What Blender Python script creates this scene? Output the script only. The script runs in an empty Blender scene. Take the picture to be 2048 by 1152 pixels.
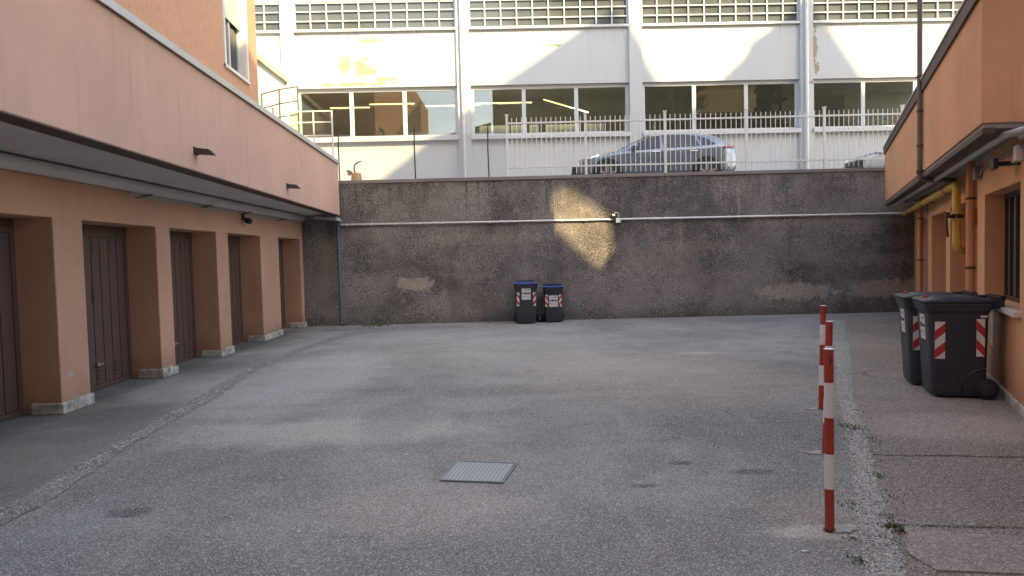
import bpy, bmesh, math, random
from mathutils import Vector, Matrix
random.seed(7)
R = math.radians
sc = bpy.context.scene
COL = sc.collection

# ------------------------------------------------------------------ camera
FPX = 1420.0; PITCH = R(2.54); ROLL = 0.0245; CH = 1.6
fw = Vector((0, math.cos(PITCH), -math.sin(PITCH)))
r0 = Vector((1, 0, 0)); u0 = Vector((0, math.sin(PITCH), math.cos(PITCH)))
rt = r0*math.cos(ROLL) - u0*math.sin(ROLL); up = u0*math.cos(ROLL) + r0*math.sin(ROLL)
cd = bpy.data.cameras.new('camera'); cam = bpy.data.objects.new('camera', cd); COL.objects.link(cam)
cam.matrix_world = Matrix(((rt.x, up.x, -fw.x, 0), (rt.y, up.y, -fw.y, 0), (rt.z, up.z, -fw.z, CH), (0, 0, 0, 1)))
cd.sensor_width = 36; cd.lens = FPX/2048*36; cd.clip_end = 500; cd.clip_start = 0.05
sc.camera = cam

# ------------------------------------------------------------------ light
SUN = Vector((0.70, -1.0, 0.90)).normalized()          # towards the sun
w = bpy.data.worlds.new('World'); sc.world = w; w.use_nodes = True
wn = w.node_tree.nodes; sky = wn.new('ShaderNodeTexSky'); sky.sky_type = 'NISHITA'; sky.sun_disc = False
sky.sun_elevation = math.asin(SUN.z); sky.sun_rotation = math.atan2(SUN.x, SUN.y)
sky.air_density = 1.0; sky.dust_density = 1.0; sky.ozone_density = 0.8
w.node_tree.links.new(sky.outputs[0], wn['Background'].inputs[0]); wn['Background'].inputs[1].default_value = 0.15
sd = bpy.data.lights.new('sun', 'SUN'); sun = bpy.data.objects.new('sun', sd); COL.objects.link(sun)
sd.energy = 2.3; sd.angle = R(0.38); sd.color = (1.0, 0.87, 0.54)
sun.rotation_euler = SUN.to_track_quat('Z', 'Y').to_euler(); sun.location = (20, -30, 30)
sc.view_settings.view_transform = 'Standard'; sc.view_settings.look = 'None'
sc.view_settings.exposure = 2.3; sc.view_settings.gamma = 1
sc.view_settings.use_white_balance = True; sc.view_settings.white_balance_temperature = 8100; sc.view_settings.white_balance_tint = 10
sc.cycles.use_denoising = True
sc.cycles.max_bounces = 8; sc.cycles.diffuse_bounces = 5; sc.cycles.transparent_max_bounces = 16

# ------------------------------------------------------------------ material helpers
def lin(c):
    return tuple(((v/255)/12.92 if v/255 <= .04045 else ((v/255+.055)/1.055)**2.4) for v in c) + (1,)
class NT:
    def __init__(s, name):
        s.m = bpy.data.materials.new(name); s.m.use_nodes = True
        s.t = s.m.node_tree; s.b = s.t.nodes['Principled BSDF']
        s.tc = s.t.nodes.new('ShaderNodeTexCoord').outputs['Object']
    def n(s, typ, ins=None, out=0, **kw):
        nd = s.t.nodes.new('ShaderNode'+typ)
        for k, v in kw.items(): setattr(nd, k, v)
        for k, v in (ins or {}).items(): s.put(nd.inputs[k], v)
        return nd.outputs[out]
    def put(s, inp, v):
        if isinstance(v, bpy.types.NodeSocket): s.t.links.new(v, inp)
        else: inp.default_value = v
    def math(s, op, a, b=0.0, c=0.0, clamp=False):
        nd = s.t.nodes.new('ShaderNodeMath'); nd.operation = op; nd.use_clamp = clamp
        s.put(nd.inputs[0], a); s.put(nd.inputs[1], b); s.put(nd.inputs[2], c); return nd.outputs[0]
    def mapr(s, v, a, b, c=0.0, d=1.0, smooth=True):
        nd = s.t.nodes.new('ShaderNodeMapRange'); nd.interpolation_type = 'SMOOTHSTEP' if smooth else 'LINEAR'
        for i, x in enumerate((v, a, b, c, d)): s.put(nd.inputs[i], x)
        return nd.outputs[0]
    def mix(s, f, a, b, bt='MIX'):
        nd = s.t.nodes.new('ShaderNodeMix'); nd.data_type = 'RGBA'; nd.blend_type = bt
        s.put(nd.inputs[0], f); s.put(nd.inputs[6], a); s.put(nd.inputs[7], b); return nd.outputs[2]
    def scale(s, sx, sy, sz, vec=None):
        return s.n('Mapping', {0: vec or s.tc, 3: (sx, sy, sz)})
    def noise(s, sc_, det=3, rough=.5, vec=None, dist=0.0):
        return s.n('TexNoise', {'Vector': vec or s.tc, 'Scale': sc_, 'Detail': det, 'Roughness': rough, 'Distortion': dist})
    def vor(s, sc_, vec=None, out=0, feature='F1'):
        return s.n('TexVoronoi', {'Vector': vec or s.tc, 'Scale': sc_}, out=out, feature=feature)
    def xyz(s):
        nd = s.t.nodes.new('ShaderNodeSeparateXYZ'); s.put(nd.inputs[0], s.tc); return nd.outputs
    def bump(s, h, st=.3, dist=.01, nrm=None):
        ins = {'Strength': st, 'Distance': dist, 'Height': h}
        if nrm is not None: ins['Normal'] = nrm
        return s.n('Bump', ins)
    def ell(s, c, r, edge=.35, warp=None, amt=.5, axes=(0, 1)):     # soft ellipse mask
        o = s.xyz(); q = []
        for k, ax in enumerate(axes): q.append(s.math('POWER', s.math('ABSOLUTE', s.math('DIVIDE', s.math('SUBTRACT', o[ax], c[k]), r[k])), 2.0))
        d = s.math('ADD', q[0], q[1])
        if warp is not None: d = s.math('ADD', d, s.math('MULTIPLY', s.math('SUBTRACT', warp, .5), amt*4))
        return s.mapr(d, 1+edge, 1-edge)
    def line(s, p, q, wd, warp, amt):                               # thin wavering line mask p->q in xy
        o = s.xyz(); dx, dy = q[0]-p[0], q[1]-p[1]; L = math.hypot(dx, dy); dx /= L; dy /= L
        ax = s.math('SUBTRACT', o[0], p[0]); ay = s.math('SUBTRACT', o[1], p[1])
        u = s.math('ADD', s.math('MULTIPLY', ax, dx), s.math('MULTIPLY', ay, dy))
        v = s.math('ADD', s.math('MULTIPLY', ax, -dy), s.math('MULTIPLY', ay, dx))
        v = s.math('ABSOLUTE', s.math('ADD', v, s.math('MULTIPLY', s.math('SUBTRACT', warp, .5), amt)))
        m = s.mapr(v, wd, wd*.4)
        m = s.math('MULTIPLY', m, s.math('GREATER_THAN', u, 0.0)); return s.math('MULTIPLY', m, s.math('LESS_THAN', u, L))
    def done(s, col=None, rough=.8, nrm=None, metal=0.0, spec=.5, coat=0.0):
        if col is not None: s.put(s.b.inputs['Base Color'], col)
        s.put(s.b.inputs['Roughness'], rough); s.put(s.b.inputs['Metallic'], metal); s.put(s.b.inputs['Specular IOR Level'], spec)
        if coat: s.put(s.b.inputs['Coat Weight'], coat)
        if nrm is not None: s.put(s.b.inputs['Normal'], nrm)
        return s.m
def c4(*c): return (c[0], c[1], c[2], 1)
def mul(c, k): return (c[0]*k, c[1]*k, c[2]*k, 1)

def plain(name, col, rough=.6, metal=0.0, var=.12, sc_=6.0, bump=.05, spec=.5, coat=0.0, dirt=0.0):
    t = NT(name); n = t.noise(sc_, 4, .6)
    c = t.mix(n, mul(col, 1-var), mul(col, 1+var))
    if dirt: c = t.mix(t.math('MULTIPLY', t.mapr(t.noise(sc_*.6, 6, .7), .5, .7), dirt), c, c4(.08, .07, .06))
    f = t.noise(sc_*20, 2, .5)
    return t.done(c, t.mapr(n, 0, 1, rough-.08, rough+.08), t.bump(f, bump, .003), metal, spec, coat)

def stucco(name, col, var=.12, streak=.15, gs=110, bst=.35, tint=None, dirt_low=True, chips=()):
    t = NT(name)
    big = t.noise(.7, 5, .6); mid = t.noise(5, 4, .6)
    st = t.noise(1.0, 4, .65, vec=t.scale(9, 9, .55)); fine = t.noise(gs, 3, .6); g2 = t.noise(gs*.3, 3, .6)
    c = t.mix(t.mapr(big, .3, .7), mul(col, 1-var), mul(tint or col, 1+var))
    c = t.mix(t.math('MULTIPLY', t.mapr(st, .52, .75), streak), c, mul(col, .62))
    c = t.mix(t.math('MULTIPLY', t.mapr(st, .45, .25), streak*.8), c, mul(col, 1.25))
    c = t.mix(t.math('MULTIPLY', t.mapr(fine, .55, .8), .16), c, mul(col, .55))
    c = t.mix(t.math('MULTIPLY', t.mapr(mid, .62, .8), .2), c, mul(col, .8))
    if dirt_low:
        z = t.xyz()[2]
        d = t.math('MULTIPLY', t.mapr(t.math('ADD', z, t.math('MULTIPLY', t.noise(3, 5, .7), .5)), .75, .25), .7)
        c = t.mix(d, c, mul(col, .6))
    for (u, v_, ru, rv) in chips: c = t.mix(t.ell((u, v_), (ru, rv), .15, t.noise(14, 4, .7), .8, (1, 2)), c, c4(.50, .44, .38))
    h = t.math('ADD', fine, t.math('MULTIPLY', g2, .8))
    return t.done(c, .9, t.bump(h, bst, .006), spec=.25)

M = {}
PINK = c4(.60, .36, .275); ORNG = c4(.68, .36, .205)
M['pink'] = stucco('pink_plaster', PINK, .06, .26, 150, .4)
M['orange'] = stucco('orange_plaster', c4(.59, .335, .225), .08, .14, 120, .4, chips=((-1.13, .41, .05, .035), (3.9, .35, .03, .02)))
M['rough_orange'] = None
M['ronge'] = stucco('orange_plaster_right', ORNG, .08, .3, 130, .35)
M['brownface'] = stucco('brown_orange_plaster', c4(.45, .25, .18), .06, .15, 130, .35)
t = NT('scratched_orange_plaster')          # vertical scratch render of the upper block
f1 = t.noise(1, 4, .7, vec=t.scale(90, 90, 7)); f2 = t.noise(1.5, 4, .6)
cc = t.mix(f2, c4(.56, .30, .19), c4(.64, .35, .225)); cc = t.mix(t.mapr(f1, .5, .75), cc, c4(.30, .15, .09)); cc = t.mix(t.mapr(f1, .42, .25), cc, c4(.78, .50, .36))
M['scratch'] = t.done(cc, .9, t.bump(f1, .7, .012), spec=.2)
t = NT('cream_render')                      # sunlit factory wall: cream, with flaked patches and water marks
n1 = t.noise(.8, 5, .6); st = t.noise(1, 4, .7, vec=t.scale(6, 6, .5)); n2 = t.noise(3.2, 6, .75); zz_ = t.xyz()[2]; gs_ = t.noise(1, 5, .75, vec=t.scale(11, 11, .8))
cc = t.mix(n1, c4(.455, .475, .49), c4(.50, .52, .535)); cc = t.mix(t.math('MULTIPLY', t.mapr(st, .5, .8), .25), cc, c4(.32, .30, .25))
for zt_ in (9.05, 5.46): cc = t.mix(t.math('MULTIPLY', t.math('MULTIPLY', t.mapr(zz_, zt_-.75, zt_), t.math('LESS_THAN', zz_, zt_)), t.math('MULTIPLY', t.mapr(gs_, .5, .7), .45)), cc, c4(.22, .20, .17))
nn = t.noise(6.5, 6, .8)
for (cx, cz, rx, rz) in ((-5.28, 8.05, .14, .25), (-4.72, 7.90, .18, .28), (-4.6, 7.75, .26, .09), (10.2, 8.35, .07, .5), (10.26, 7.6, .08, .15), (-5.0, 7.35, 1.1, .05), (-4.4, 8.75, .35, .06), (10.2, 7.1, .25, .05), (-3.9, 7.5, .3, .05), (1.5, 8.5, .3, .04)):
    e = t.ell((cx, cz), (rx*1.15, rz*1.15), .10, nn, 2.6, (0, 2)); cc = t.mix(e, cc, c4(.30, .27, .20))
sp = t.mapr(t.vor(2.1, vec=t.tc), .10, .04); sp = t.math('MULTIPLY', sp, t.mapr(n2, .5, .62)); cc = t.mix(t.math('MULTIPLY', sp, .8), cc, c4(.26, .23, .18))
M['white'] = t.done(cc, .9, t.bump(t.noise(60, 3, .6), .15, .004), spec=.2)
M['whiteframe'] = plain('white_painted_metal', c4(.50, .51, .52), .5, 0, .05, 3)
M['fencepaint'] = plain('cream_fence_paint', c4(.68, .67, .64), .5, 0, .1, 5, dirt=.12)
M['coping'] = plain('grey_sheet_metal', c4(.46, .46, .46), .45, .3, .12, 2, dirt=.1)
M['drip'] = plain('dark_brown_edge', c4(.09, .06, .05), .7)
M['concgrey'] = stucco('grey_painted_soffit', c4(.60, .585, .58), .07, .05, 60, .1, dirt_low=False)
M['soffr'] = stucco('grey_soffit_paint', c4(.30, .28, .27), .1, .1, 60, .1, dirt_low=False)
M['stain_coping'] = stucco('stained_stone_coping', c4(.42, .39, .32), .3, .5, 30, .3, dirt_low=False)
t = NT('stone_plinth'); a = t.noise(8, 5, .65); b = t.noise(60, 3, .6)
cc = t.mix(t.mapr(a, .35, .65), c4(.30, .28, .24), c4(.62, .60, .55)); cc = t.mix(t.math('MULTIPLY', t.mapr(b, .6, .75), .5), cc, c4(.12, .11, .10))
M['plinth'] = t.done(cc, .8, t.bump(b, .4, .006))
M['marble'] = plain('pale_marble', c4(.62, .59, .56), .4, 0, .14, 7)
t = NT('brown_door_paint'); a = t.noise(3, 5, .6); st = t.noise(1, 4, .6, vec=t.scale(14, 14, .8))
cc = t.mix(a, c4(.10, .058, .046), c4(.14, .084, .068)); cc = t.mix(t.math('MULTIPLY', t.mapr(st, .55, .8), .35), cc, c4(.16, .115, .105))
M['door'] = t.done(cc, .5, t.bump(t.noise(80, 2), .05, .002))
M['steel'] = plain('galvanised_steel', c4(.55, .55, .55), .35, .85, .1, 8)
M['darkmetal'] = plain('dark_iron', c4(.06, .055, .05), .55, .3)
M['greymetal'] = plain('grey_window_metal', c4(.17, .16, .155), .5, .2, .2, 3, dirt=.2)
M['pipegrey'] = plain('grey_brown_pipe_paint', c4(.15, .135, .125), .5, .1, .2, 5, dirt=.2)
M['pipeor'] = stucco('orange_painted_pipe', c4(.60, .28, .16), .08, .15, 60, .08, dirt_low=False)
M['gas'] = plain('yellow_gas_pipe_paint', c4(.62, .42, .10), .5, 0, .2, 4, dirt=.35)
M['hose'] = plain('yellow_hose', c4(.65, .38, .02), .45)
M['white_pl'] = plain('white_plastic', c4(.84, .84, .82), .45, 0, .04, 4)
M['black_pl'] = plain('black_plastic', c4(.018, .018, .02), .45, 0, .2, 5)
t = NT('charcoal_bin_plastic'); a = t.noise(4, 5, .6); b = t.noise(1, 4, .6, vec=t.scale(12, 12, 1.2))
cc = t.mix(a, c4(.026, .030, .043), c4(.040, .044, .060)); cc = t.mix(t.math('MULTIPLY', t.mapr(b, .55, .8), .35), cc, c4(.08, .078, .078))
M['bin'] = t.done(cc, t.mapr(a, .2, .8, .38, .55), t.bump(t.noise(120, 2), .08, .002))
M['blue'] = plain('blue_bin_lid', c4(.04, .10, .36), .4, 0, .12, 8)
M['redcap'] = plain('red_lid_cap', c4(.45, .04, .05), .5)
M['red'] = plain('red_reflective', c4(.52, .035, .025), .4, 0, .12, 20)
M['white_r'] = plain('white_reflective', c4(.72, .71, .68), .4, 0, .06, 15, dirt=.08)
M['redpaint'] = plain('red_bollard_paint', c4(.42, .05, .035), .5, 0, .22, 9, dirt=.3)
M['whitepaint'] = plain('white_bollard_paint', c4(.84, .84, .83), .5, 0, .08, 9, dirt=.16)
M['paper'] = plain('white_label_paper', c4(.62, .62, .64), .6, 0, .05, 9)
M['ink'] = plain('dark_blue_print', c4(.03, .04, .08), .6)
M['inkred'] = plain('pale_red_print', c4(.55, .30, .30), .6)
M['rubber'] = plain('tyre_rubber', c4(.018, .018, .018), .8)
M['carpaint'] = plain('silver_grey_car_paint', c4(.15, .185, .235), .3, .5, .03, 3, 0, coat=1.0)
M['carwhite'] = plain('pale_grey_car_paint', c4(.62, .62, .62), .3, .2, .03, 3, 0, coat=1.0)
M['chrome'] = plain('polished_metal', c4(.7, .7, .7), .15, 1.0)
M['lampglass'] = plain('clear_lamp_glass', c4(.6, .6, .62), .08, .5)
M['tail'] = plain('red_tail_lamp', c4(.35, .02, .02), .15)
M['rust'] = plain('rusty_iron', c4(.10, .065, .045), .8, .2, .4, 12)
M['grate'] = plain('drain_grate_steel', c4(.26, .29, .32), .5, .4, .3, 14)
M['grateline'] = plain('worn_bright_steel', c4(.55, .58, .60), .35, .6, .1, 14)
M['pot'] = plain('orange_terracotta', c4(.62, .30, .08), .7)
M['wood'] = plain('stacked_timber', c4(.66, .45, .24), .7, 0, .25, 5)
M['room'] = plain('dim_room_wall', c4(.27, .27, .25), .9, 0, .45, .9)
M['roomdark'] = plain('dark_shelving', c4(.035, .022, .02), .8, 0, .3, 2)
M['upper_room'] = plain('grey_upper_room', c4(.30, .31, .30), .9, 0, .3, 1.0)
M['curtain'] = plain('net_curtain', c4(.55, .60, .64), .8, 0, .1, 6)
M['shutter'] = plain('cream_shutter_plastic', c4(.66, .60, .50), .5, 0, .05, 3)
M['board'] = plain('pale_card_box', c4(.86, .84, .66), .8, 0, .05, 3)
M['tan'] = stucco('tan_plaster', c4(.26, .19, .13), .1, .1, 40, .1)
M['tile'] = plain('brown_roof_tiles', c4(.20, .11, .07), .8, 0, .3, 9)

def glass(name, refl=.30, tint=c4(1, 1, 1)):
    m = bpy.data.materials.new(name); m.use_nodes = True; t_ = m.node_tree; t_.nodes.clear()
    o = t_.nodes.new('ShaderNodeOutputMaterial'); mx = t_.nodes.new('ShaderNodeMixShader'); tr = t_.nodes.new('ShaderNodeBsdfTransparent')
    gl = t_.nodes.new('ShaderNodeBsdfGlossy'); gl.inputs['Roughness'].default_value = .015; tr.inputs[0].default_value = tint
    fr = t_.nodes.new('ShaderNodeFresnel'); fr.inputs[0].default_value = 1.5; ad = t_.nodes.new('ShaderNodeMath'); ad.operation = 'ADD'
    ad.inputs[1].default_value = refl; ad.use_clamp = True
    t_.links.new(fr.outputs[0], ad.inputs[0]); t_.links.new(ad.outputs[0], mx.inputs[0])
    t_.links.new(tr.outputs[0], mx.inputs[1]); t_.links.new(gl.outputs[0], mx.inputs[2]); t_.links.new(mx.outputs[0], o.inputs[0]); return m
M['glass'] = glass('window_glass', .05, c4(.85, .88, .84)); M['glassdark'] = glass('old_window_glass', .012, c4(.7, .72, .7))
M['carglass'] = glass('car_glass', .30, c4(.35, .42, .42))
M['dirtyglass'] = plain('dusty_grey_glass', c4(.085, .095, .098), .14, 0, .35, 1.5, 0, spec=.5)
M['clear'] = glass('wired_clear_panel', .08, c4(.86, .90, .84))
def emit(name, c, s):
    m = bpy.data.materials.new(name); m.use_nodes = True; b = m.node_tree.nodes['Principled BSDF']
    b.inputs['Emission Color'].default_value = c; b.inputs['Emission Strength'].default_value = s; return m
M['tube'] = emit('lit_fluorescent_tube', c4(1, .9, .45), .55)

# --- retaining wall: dark pebble-dash
t = NT('pebbledash_concrete')
big = t.noise(.55, 6, .65, dist=.4); st = t.noise(1, 5, .7, vec=t.scale(2.2, 2.2, .28)); g = t.vor(34); g2 = t.noise(55, 3, .7); g3 = t.noise(11, 5, .75); g4 = t.noise(3.2, 5, .7)
cc = t.mix(t.mapr(big, .36, .64), c4(.130, .115, .108), c4(.335, .305, .28))
cc = t.mix(t.math('MULTIPLY', t.mapr(st, .48, .72), .4), cc, c4(.34, .30, .27))
cc = t.mix(t.math('MULTIPLY', t.mapr(g3, .45, .30), .7), cc, c4(.085, .072, .07))
cc = t.mix(t.math('MULTIPLY', t.mapr(g4, .5, .68), .5), cc, c4(.42, .37, .32)); cc = t.mix(t.math('MULTIPLY', t.mapr(g4, .44, .3), .5), cc, c4(.08, .068, .064))
nz = t.noise(1.7, 6, .7); nf = t.noise(5, 5, .7)
for (cx, cz, rx, rz, k) in ((7.0, .56, .95, .20, .85), (9.2, .58, 1.0, .22, .7), (9.0, 1.3, .9, .14, .18), (-2.4, .98, .45, .16, .75), (-1.2, .42, 1.3, .35, .15), (-4.6, 1.9, .22, .5, .15),
                          (7.9, 2.25, 1.9, .10, .22), (3.6, 1.35, 1.0, .3, .15), (-.6, 2.05, 1.6, .14, .2), (4.4, 1.75, .8, .15, .15), (5.5, .75, 1.8, .4, .12), (5.62, 2.85, .045, .55, .42), (4.2, 2.1, .04, .35, .2), (8.6, 2.05, .6, .12, .25)):
    cc = t.mix(t.math('MULTIPLY', t.ell((cx, cz), (rx, rz), .45, nf, 1.3, (0, 2)), k), cc, c4(.60, .52, .41))
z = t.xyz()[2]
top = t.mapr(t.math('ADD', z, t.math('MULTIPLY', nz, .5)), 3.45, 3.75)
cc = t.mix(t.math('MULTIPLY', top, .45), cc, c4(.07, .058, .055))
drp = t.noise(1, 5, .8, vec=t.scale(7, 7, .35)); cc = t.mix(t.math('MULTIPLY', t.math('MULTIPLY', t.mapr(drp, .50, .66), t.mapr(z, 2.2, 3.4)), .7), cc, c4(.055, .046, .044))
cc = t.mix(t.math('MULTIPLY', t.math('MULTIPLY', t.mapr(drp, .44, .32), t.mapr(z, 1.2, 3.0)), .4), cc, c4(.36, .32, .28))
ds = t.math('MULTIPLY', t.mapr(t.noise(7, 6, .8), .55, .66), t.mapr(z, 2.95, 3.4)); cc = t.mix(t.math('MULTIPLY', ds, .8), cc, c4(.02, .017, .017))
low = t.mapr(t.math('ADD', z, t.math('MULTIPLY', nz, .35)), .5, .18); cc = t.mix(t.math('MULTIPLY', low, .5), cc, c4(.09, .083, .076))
cc = t.mix(t.mapr(g2, .55, .66, 0, .9), cc, c4(.58, .53, .49)); cc = t.mix(t.mapr(g2, .47, .36, 0, .95), cc, c4(.045, .037, .036))
cc = t.mix(t.math('MULTIPLY', t.mapr(g, .3, .62), .15), cc, c4(.035, .03, .03))
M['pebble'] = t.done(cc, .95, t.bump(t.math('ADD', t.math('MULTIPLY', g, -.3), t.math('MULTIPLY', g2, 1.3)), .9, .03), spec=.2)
M['walltop'] = stucco('grey_concrete_cap', c4(.22, .19, .18), .2, .4, 30, .3, dirt_low=False)

# --- asphalts
def asphalt(name, lo, hi, kind, speck=.55, gs=1.0, stone=c4(.72, .69, .65)):
    t = NT(name)
    big = t.noise(.28, 5, .6, dist=.6); mid = t.noise(1.3, 5, .65); fine = t.noise(105*gs, 2, .6); fine2 = t.noise(190*gs, 1, .5); v = t.vor(85*gs)
    cc = t.mix(t.mapr(big, .38, .62), lo, hi); cc = t.mix(t.math('MULTIPLY', t.mapr(mid, .45, .70), .5), cc, mul(lo, .72)); cc = t.mix(t.math('MULTIPLY', t.mapr(mid, .42, .25), .35), cc, mul(hi, 1.25))
    wp = t.noise(2.2, 5, .7); wf = t.noise(9, 4, .6)
    if kind == 'yard':
        for (cx, cy, rx, ry, k, c) in ((-2.53, 4.55, .14, .10, .8, .055), (1.25, 5.33, .09, .045, .9, .05), (1.72, 5.08, .17, .07, .8, .065), (.87, 4.82, .09, .045, .75, .07), (2.0, 5.0, .1, .04, .3, .08)):
            cc = t.mix(t.math('MULTIPLY', t.ell((cx, cy), (rx, ry), .5, wf, .5), k), cc, c4(c*1.3, c*1.25, c*1.2))
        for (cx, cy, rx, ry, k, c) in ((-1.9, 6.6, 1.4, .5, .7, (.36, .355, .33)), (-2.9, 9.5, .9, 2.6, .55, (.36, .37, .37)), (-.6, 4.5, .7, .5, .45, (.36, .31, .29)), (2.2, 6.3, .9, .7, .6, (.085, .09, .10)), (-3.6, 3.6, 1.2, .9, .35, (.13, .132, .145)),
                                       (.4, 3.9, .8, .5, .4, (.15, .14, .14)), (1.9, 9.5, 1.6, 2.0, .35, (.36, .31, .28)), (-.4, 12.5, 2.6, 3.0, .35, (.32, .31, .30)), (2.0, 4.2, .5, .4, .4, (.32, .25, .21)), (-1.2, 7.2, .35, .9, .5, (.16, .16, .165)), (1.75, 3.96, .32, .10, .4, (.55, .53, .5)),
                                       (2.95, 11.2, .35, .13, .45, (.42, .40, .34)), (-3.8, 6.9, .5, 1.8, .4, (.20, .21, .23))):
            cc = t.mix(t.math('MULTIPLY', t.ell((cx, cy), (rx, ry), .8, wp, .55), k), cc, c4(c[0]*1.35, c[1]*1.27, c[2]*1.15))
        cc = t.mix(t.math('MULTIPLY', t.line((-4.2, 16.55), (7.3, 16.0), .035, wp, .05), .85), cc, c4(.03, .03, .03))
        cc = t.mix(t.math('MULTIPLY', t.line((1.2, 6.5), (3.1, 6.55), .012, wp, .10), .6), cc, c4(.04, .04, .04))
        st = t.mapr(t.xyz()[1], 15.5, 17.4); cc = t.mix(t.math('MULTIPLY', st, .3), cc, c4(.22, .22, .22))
        vs = t.noise(1, 4, .6, vec=t.scale(.4, 2.6, 1)); cc = t.mix(t.math('MULTIPLY', t.mapr(vs, .5, .75), .3), cc, mul(lo, .7))
        for (p, q, w_) in (((-3.0, 8.2), (-.6, 8.9), .006), ((-.6, 8.9), (1.9, 8.3), .005), ((-2.2, 5.6), (-3.3, 7.4), .006), ((.5, 12.5), (4.4, 11.6), .010), ((-3.7, 12.8), (-.5, 13.4), .010), ((1.0, 3.3), (1.9, 4.5), .004)):
            cc = t.mix(t.math('MULTIPLY', t.line(p, q, w_, wp, .5), .5), cc, c4(.05, .05, .05))
        trk = t.noise(1, 3, .6, vec=t.scale(3.2, .35, 1)); cc = t.mix(t.math('MULTIPLY', t.mapr(trk, .55, .75), .22), cc, mul(hi, 1.3))
    if kind == 'seam':
        cov = t.mapr(t.noise(1.1, 4, .7), .42, .60); cc = t.mix(cov, c4(.27, .25, .225), cc); speck = t.math('MULTIPLY_ADD', cov, .55, .38)
    if kind == 'walk':
        cc = t.mix(t.math('MULTIPLY', t.line((2.7, 5.42), (5.2, 5.02), .036, wp, .16), .97), cc, c4(.012, .011, .01))
        cc = t.mix(t.math('MULTIPLY', t.line((2.2, 4.02), (4.2, 3.72), .024, wp, .10), .9), cc, c4(.02, .018, .016))
        cc = t.mix(t.math('MULTIPLY', t.line((2.0, 3.60), (4.2, 3.38), .012, wp, .08), .8), cc, c4(.02, .018, .016))
        for (cx, cy, rx, ry, k, c) in ((5.6, 10.6, 1.8, .6, .5, (.16, .11, .075)), (3.9, 6.2, .8, .5, .5, (.34, .28, .245)), (5.0, 12.5, 2, 1.4, .3, (.24, .18, .13)), (3.3, 4.6, .9, .4, .4, (.15, .125, .105)), (5.2, 7.9, 1.0, .8, .45, (.15, .12, .10))):
            cc = t.mix(t.math('MULTIPLY', t.ell((cx, cy), (rx, ry), .8, wp, .55), k), cc, c4(c[0]*1.45, c[1]*1.42, c[2]*1.36))
        o = t.xyz(); ring = t.math('ABSOLUTE', t.math('SUBTRACT', t.math('SQRT', t.math('ADD', t.math('POWER', t.math('SUBTRACT', o[0], 4.75), 2.0), t.math('POWER', t.math('SUBTRACT', o[1], 8.85), 2.0))), .33))
        cc = t.mix(t.math('MULTIPLY', t.mapr(ring, .03, .008), .55), cc, c4(.05, .045, .04))
    if kind == 'apron':
        for (cx, cy, rx, ry, k, c) in ((-4.2, 7.6, .5, .5, .55, (.09, .09, .09)), (-4.4, 11, .4, 1.6, .4, (.12, .12, .12)), (-4.1, 9.4, .5, 1.2, .4, (.33, .335, .335)), (-4.0, 14, .5, 2, .4, (.30, .30, .30)), (-4.4, 5.6, .6, .8, .35, (.2, .19, .17))):
            cc = t.mix(t.math('MULTIPLY', t.ell((cx, cy), (rx, ry), .8, wp, .6), k), cc, c4(c[0]*1.45, c[1]*1.42, c[2]*1.36))
        x = t.xyz()[0]; cc = t.mix(t.math('MULTIPLY', t.mapr(t.math('ADD', x, t.math('MULTIPLY', wp, .35)), -4.55, -4.85), .55), cc, c4(.06, .057, .055))
        vs = t.noise(1, 5, .7, vec=t.scale(1.5, .5, 1)); cc = t.mix(t.math('MULTIPLY', t.mapr(vs, .5, .7), .3), cc, mul(lo, .65))
    cell = t.n('SeparateColor', {0: t.vor(115*gs, out=1)}, out=0); cell2 = t.n('SeparateColor', {0: t.vor(190*gs, out=1)}, out=1)
    cc = t.mix(t.math('MULTIPLY', t.mapr(cell, .78, .96), speck), cc, stone)
    cc = t.mix(t.math('MULTIPLY', t.mapr(cell, .30, .08), speck), cc, mul(lo, .30))
    cc = t.mix(t.math('MULTIPLY', t.mapr(cell2, .80, .95), t.math('MULTIPLY', speck, .8)), cc, stone); cc = t.mix(t.math('MULTIPLY', t.mapr(cell2, .22, .05), t.math('MULTIPLY', speck, .8)), cc, mul(lo, .3))
    cc = t.mix(t.math('MULTIPLY', t.mapr(fine, .54, .66), t.math('MULTIPLY', speck, .5)), cc, stone)
    cc = t.mix(t.math('MULTIPLY', t.mapr(fine, .47, .37), t.math('MULTIPLY', speck, .5)), cc, mul(lo, .25))
    h = t.math('ADD', fine, t.math('MULTIPLY', v, -.6))
    return t.done(cc, .9, t.bump(h, .35, .007), spec=.08)
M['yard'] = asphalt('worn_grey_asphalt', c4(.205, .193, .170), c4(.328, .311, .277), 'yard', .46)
M['walk'] = asphalt('brownish_asphalt', c4(.21, .168, .132), c4(.31, .25, .20), 'walk', .45)
M['apron'] = asphalt('smooth_grey_screed', c4(.20, .188, .172), c4(.35, .332, .308), 'apron', .22, 1.2)
M['seam'] = asphalt('loose_gravel_seam', c4(.15, .142, .132), c4(.25, .24, .225), 'seam', .85, .8, c4(.66, .63, .58))
M['seam2'] = asphalt('pale_gravel_seam', c4(.22, .20, .175), c4(.34, .315, .28), 'seam2', .85, .75, c4(.72, .69, .63))
M['patch'] = asphalt('concrete_patch', c4(.31, .26, .21), c4(.40, .34, .28), 'patch', .4, .8)
M['lane'] = asphalt('upper_lane_asphalt', c4(.15, .15, .15), c4(.2, .2, .2), 'lane', .3)
M['stonebit'] = plain('pale_gravel_stone', c4(.52, .50, .46), .8, 0, .4, 30)
M['leaf'] = plain('weed_green', c4(.11, .135, .055), .7, 0, .5, 30)

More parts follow.
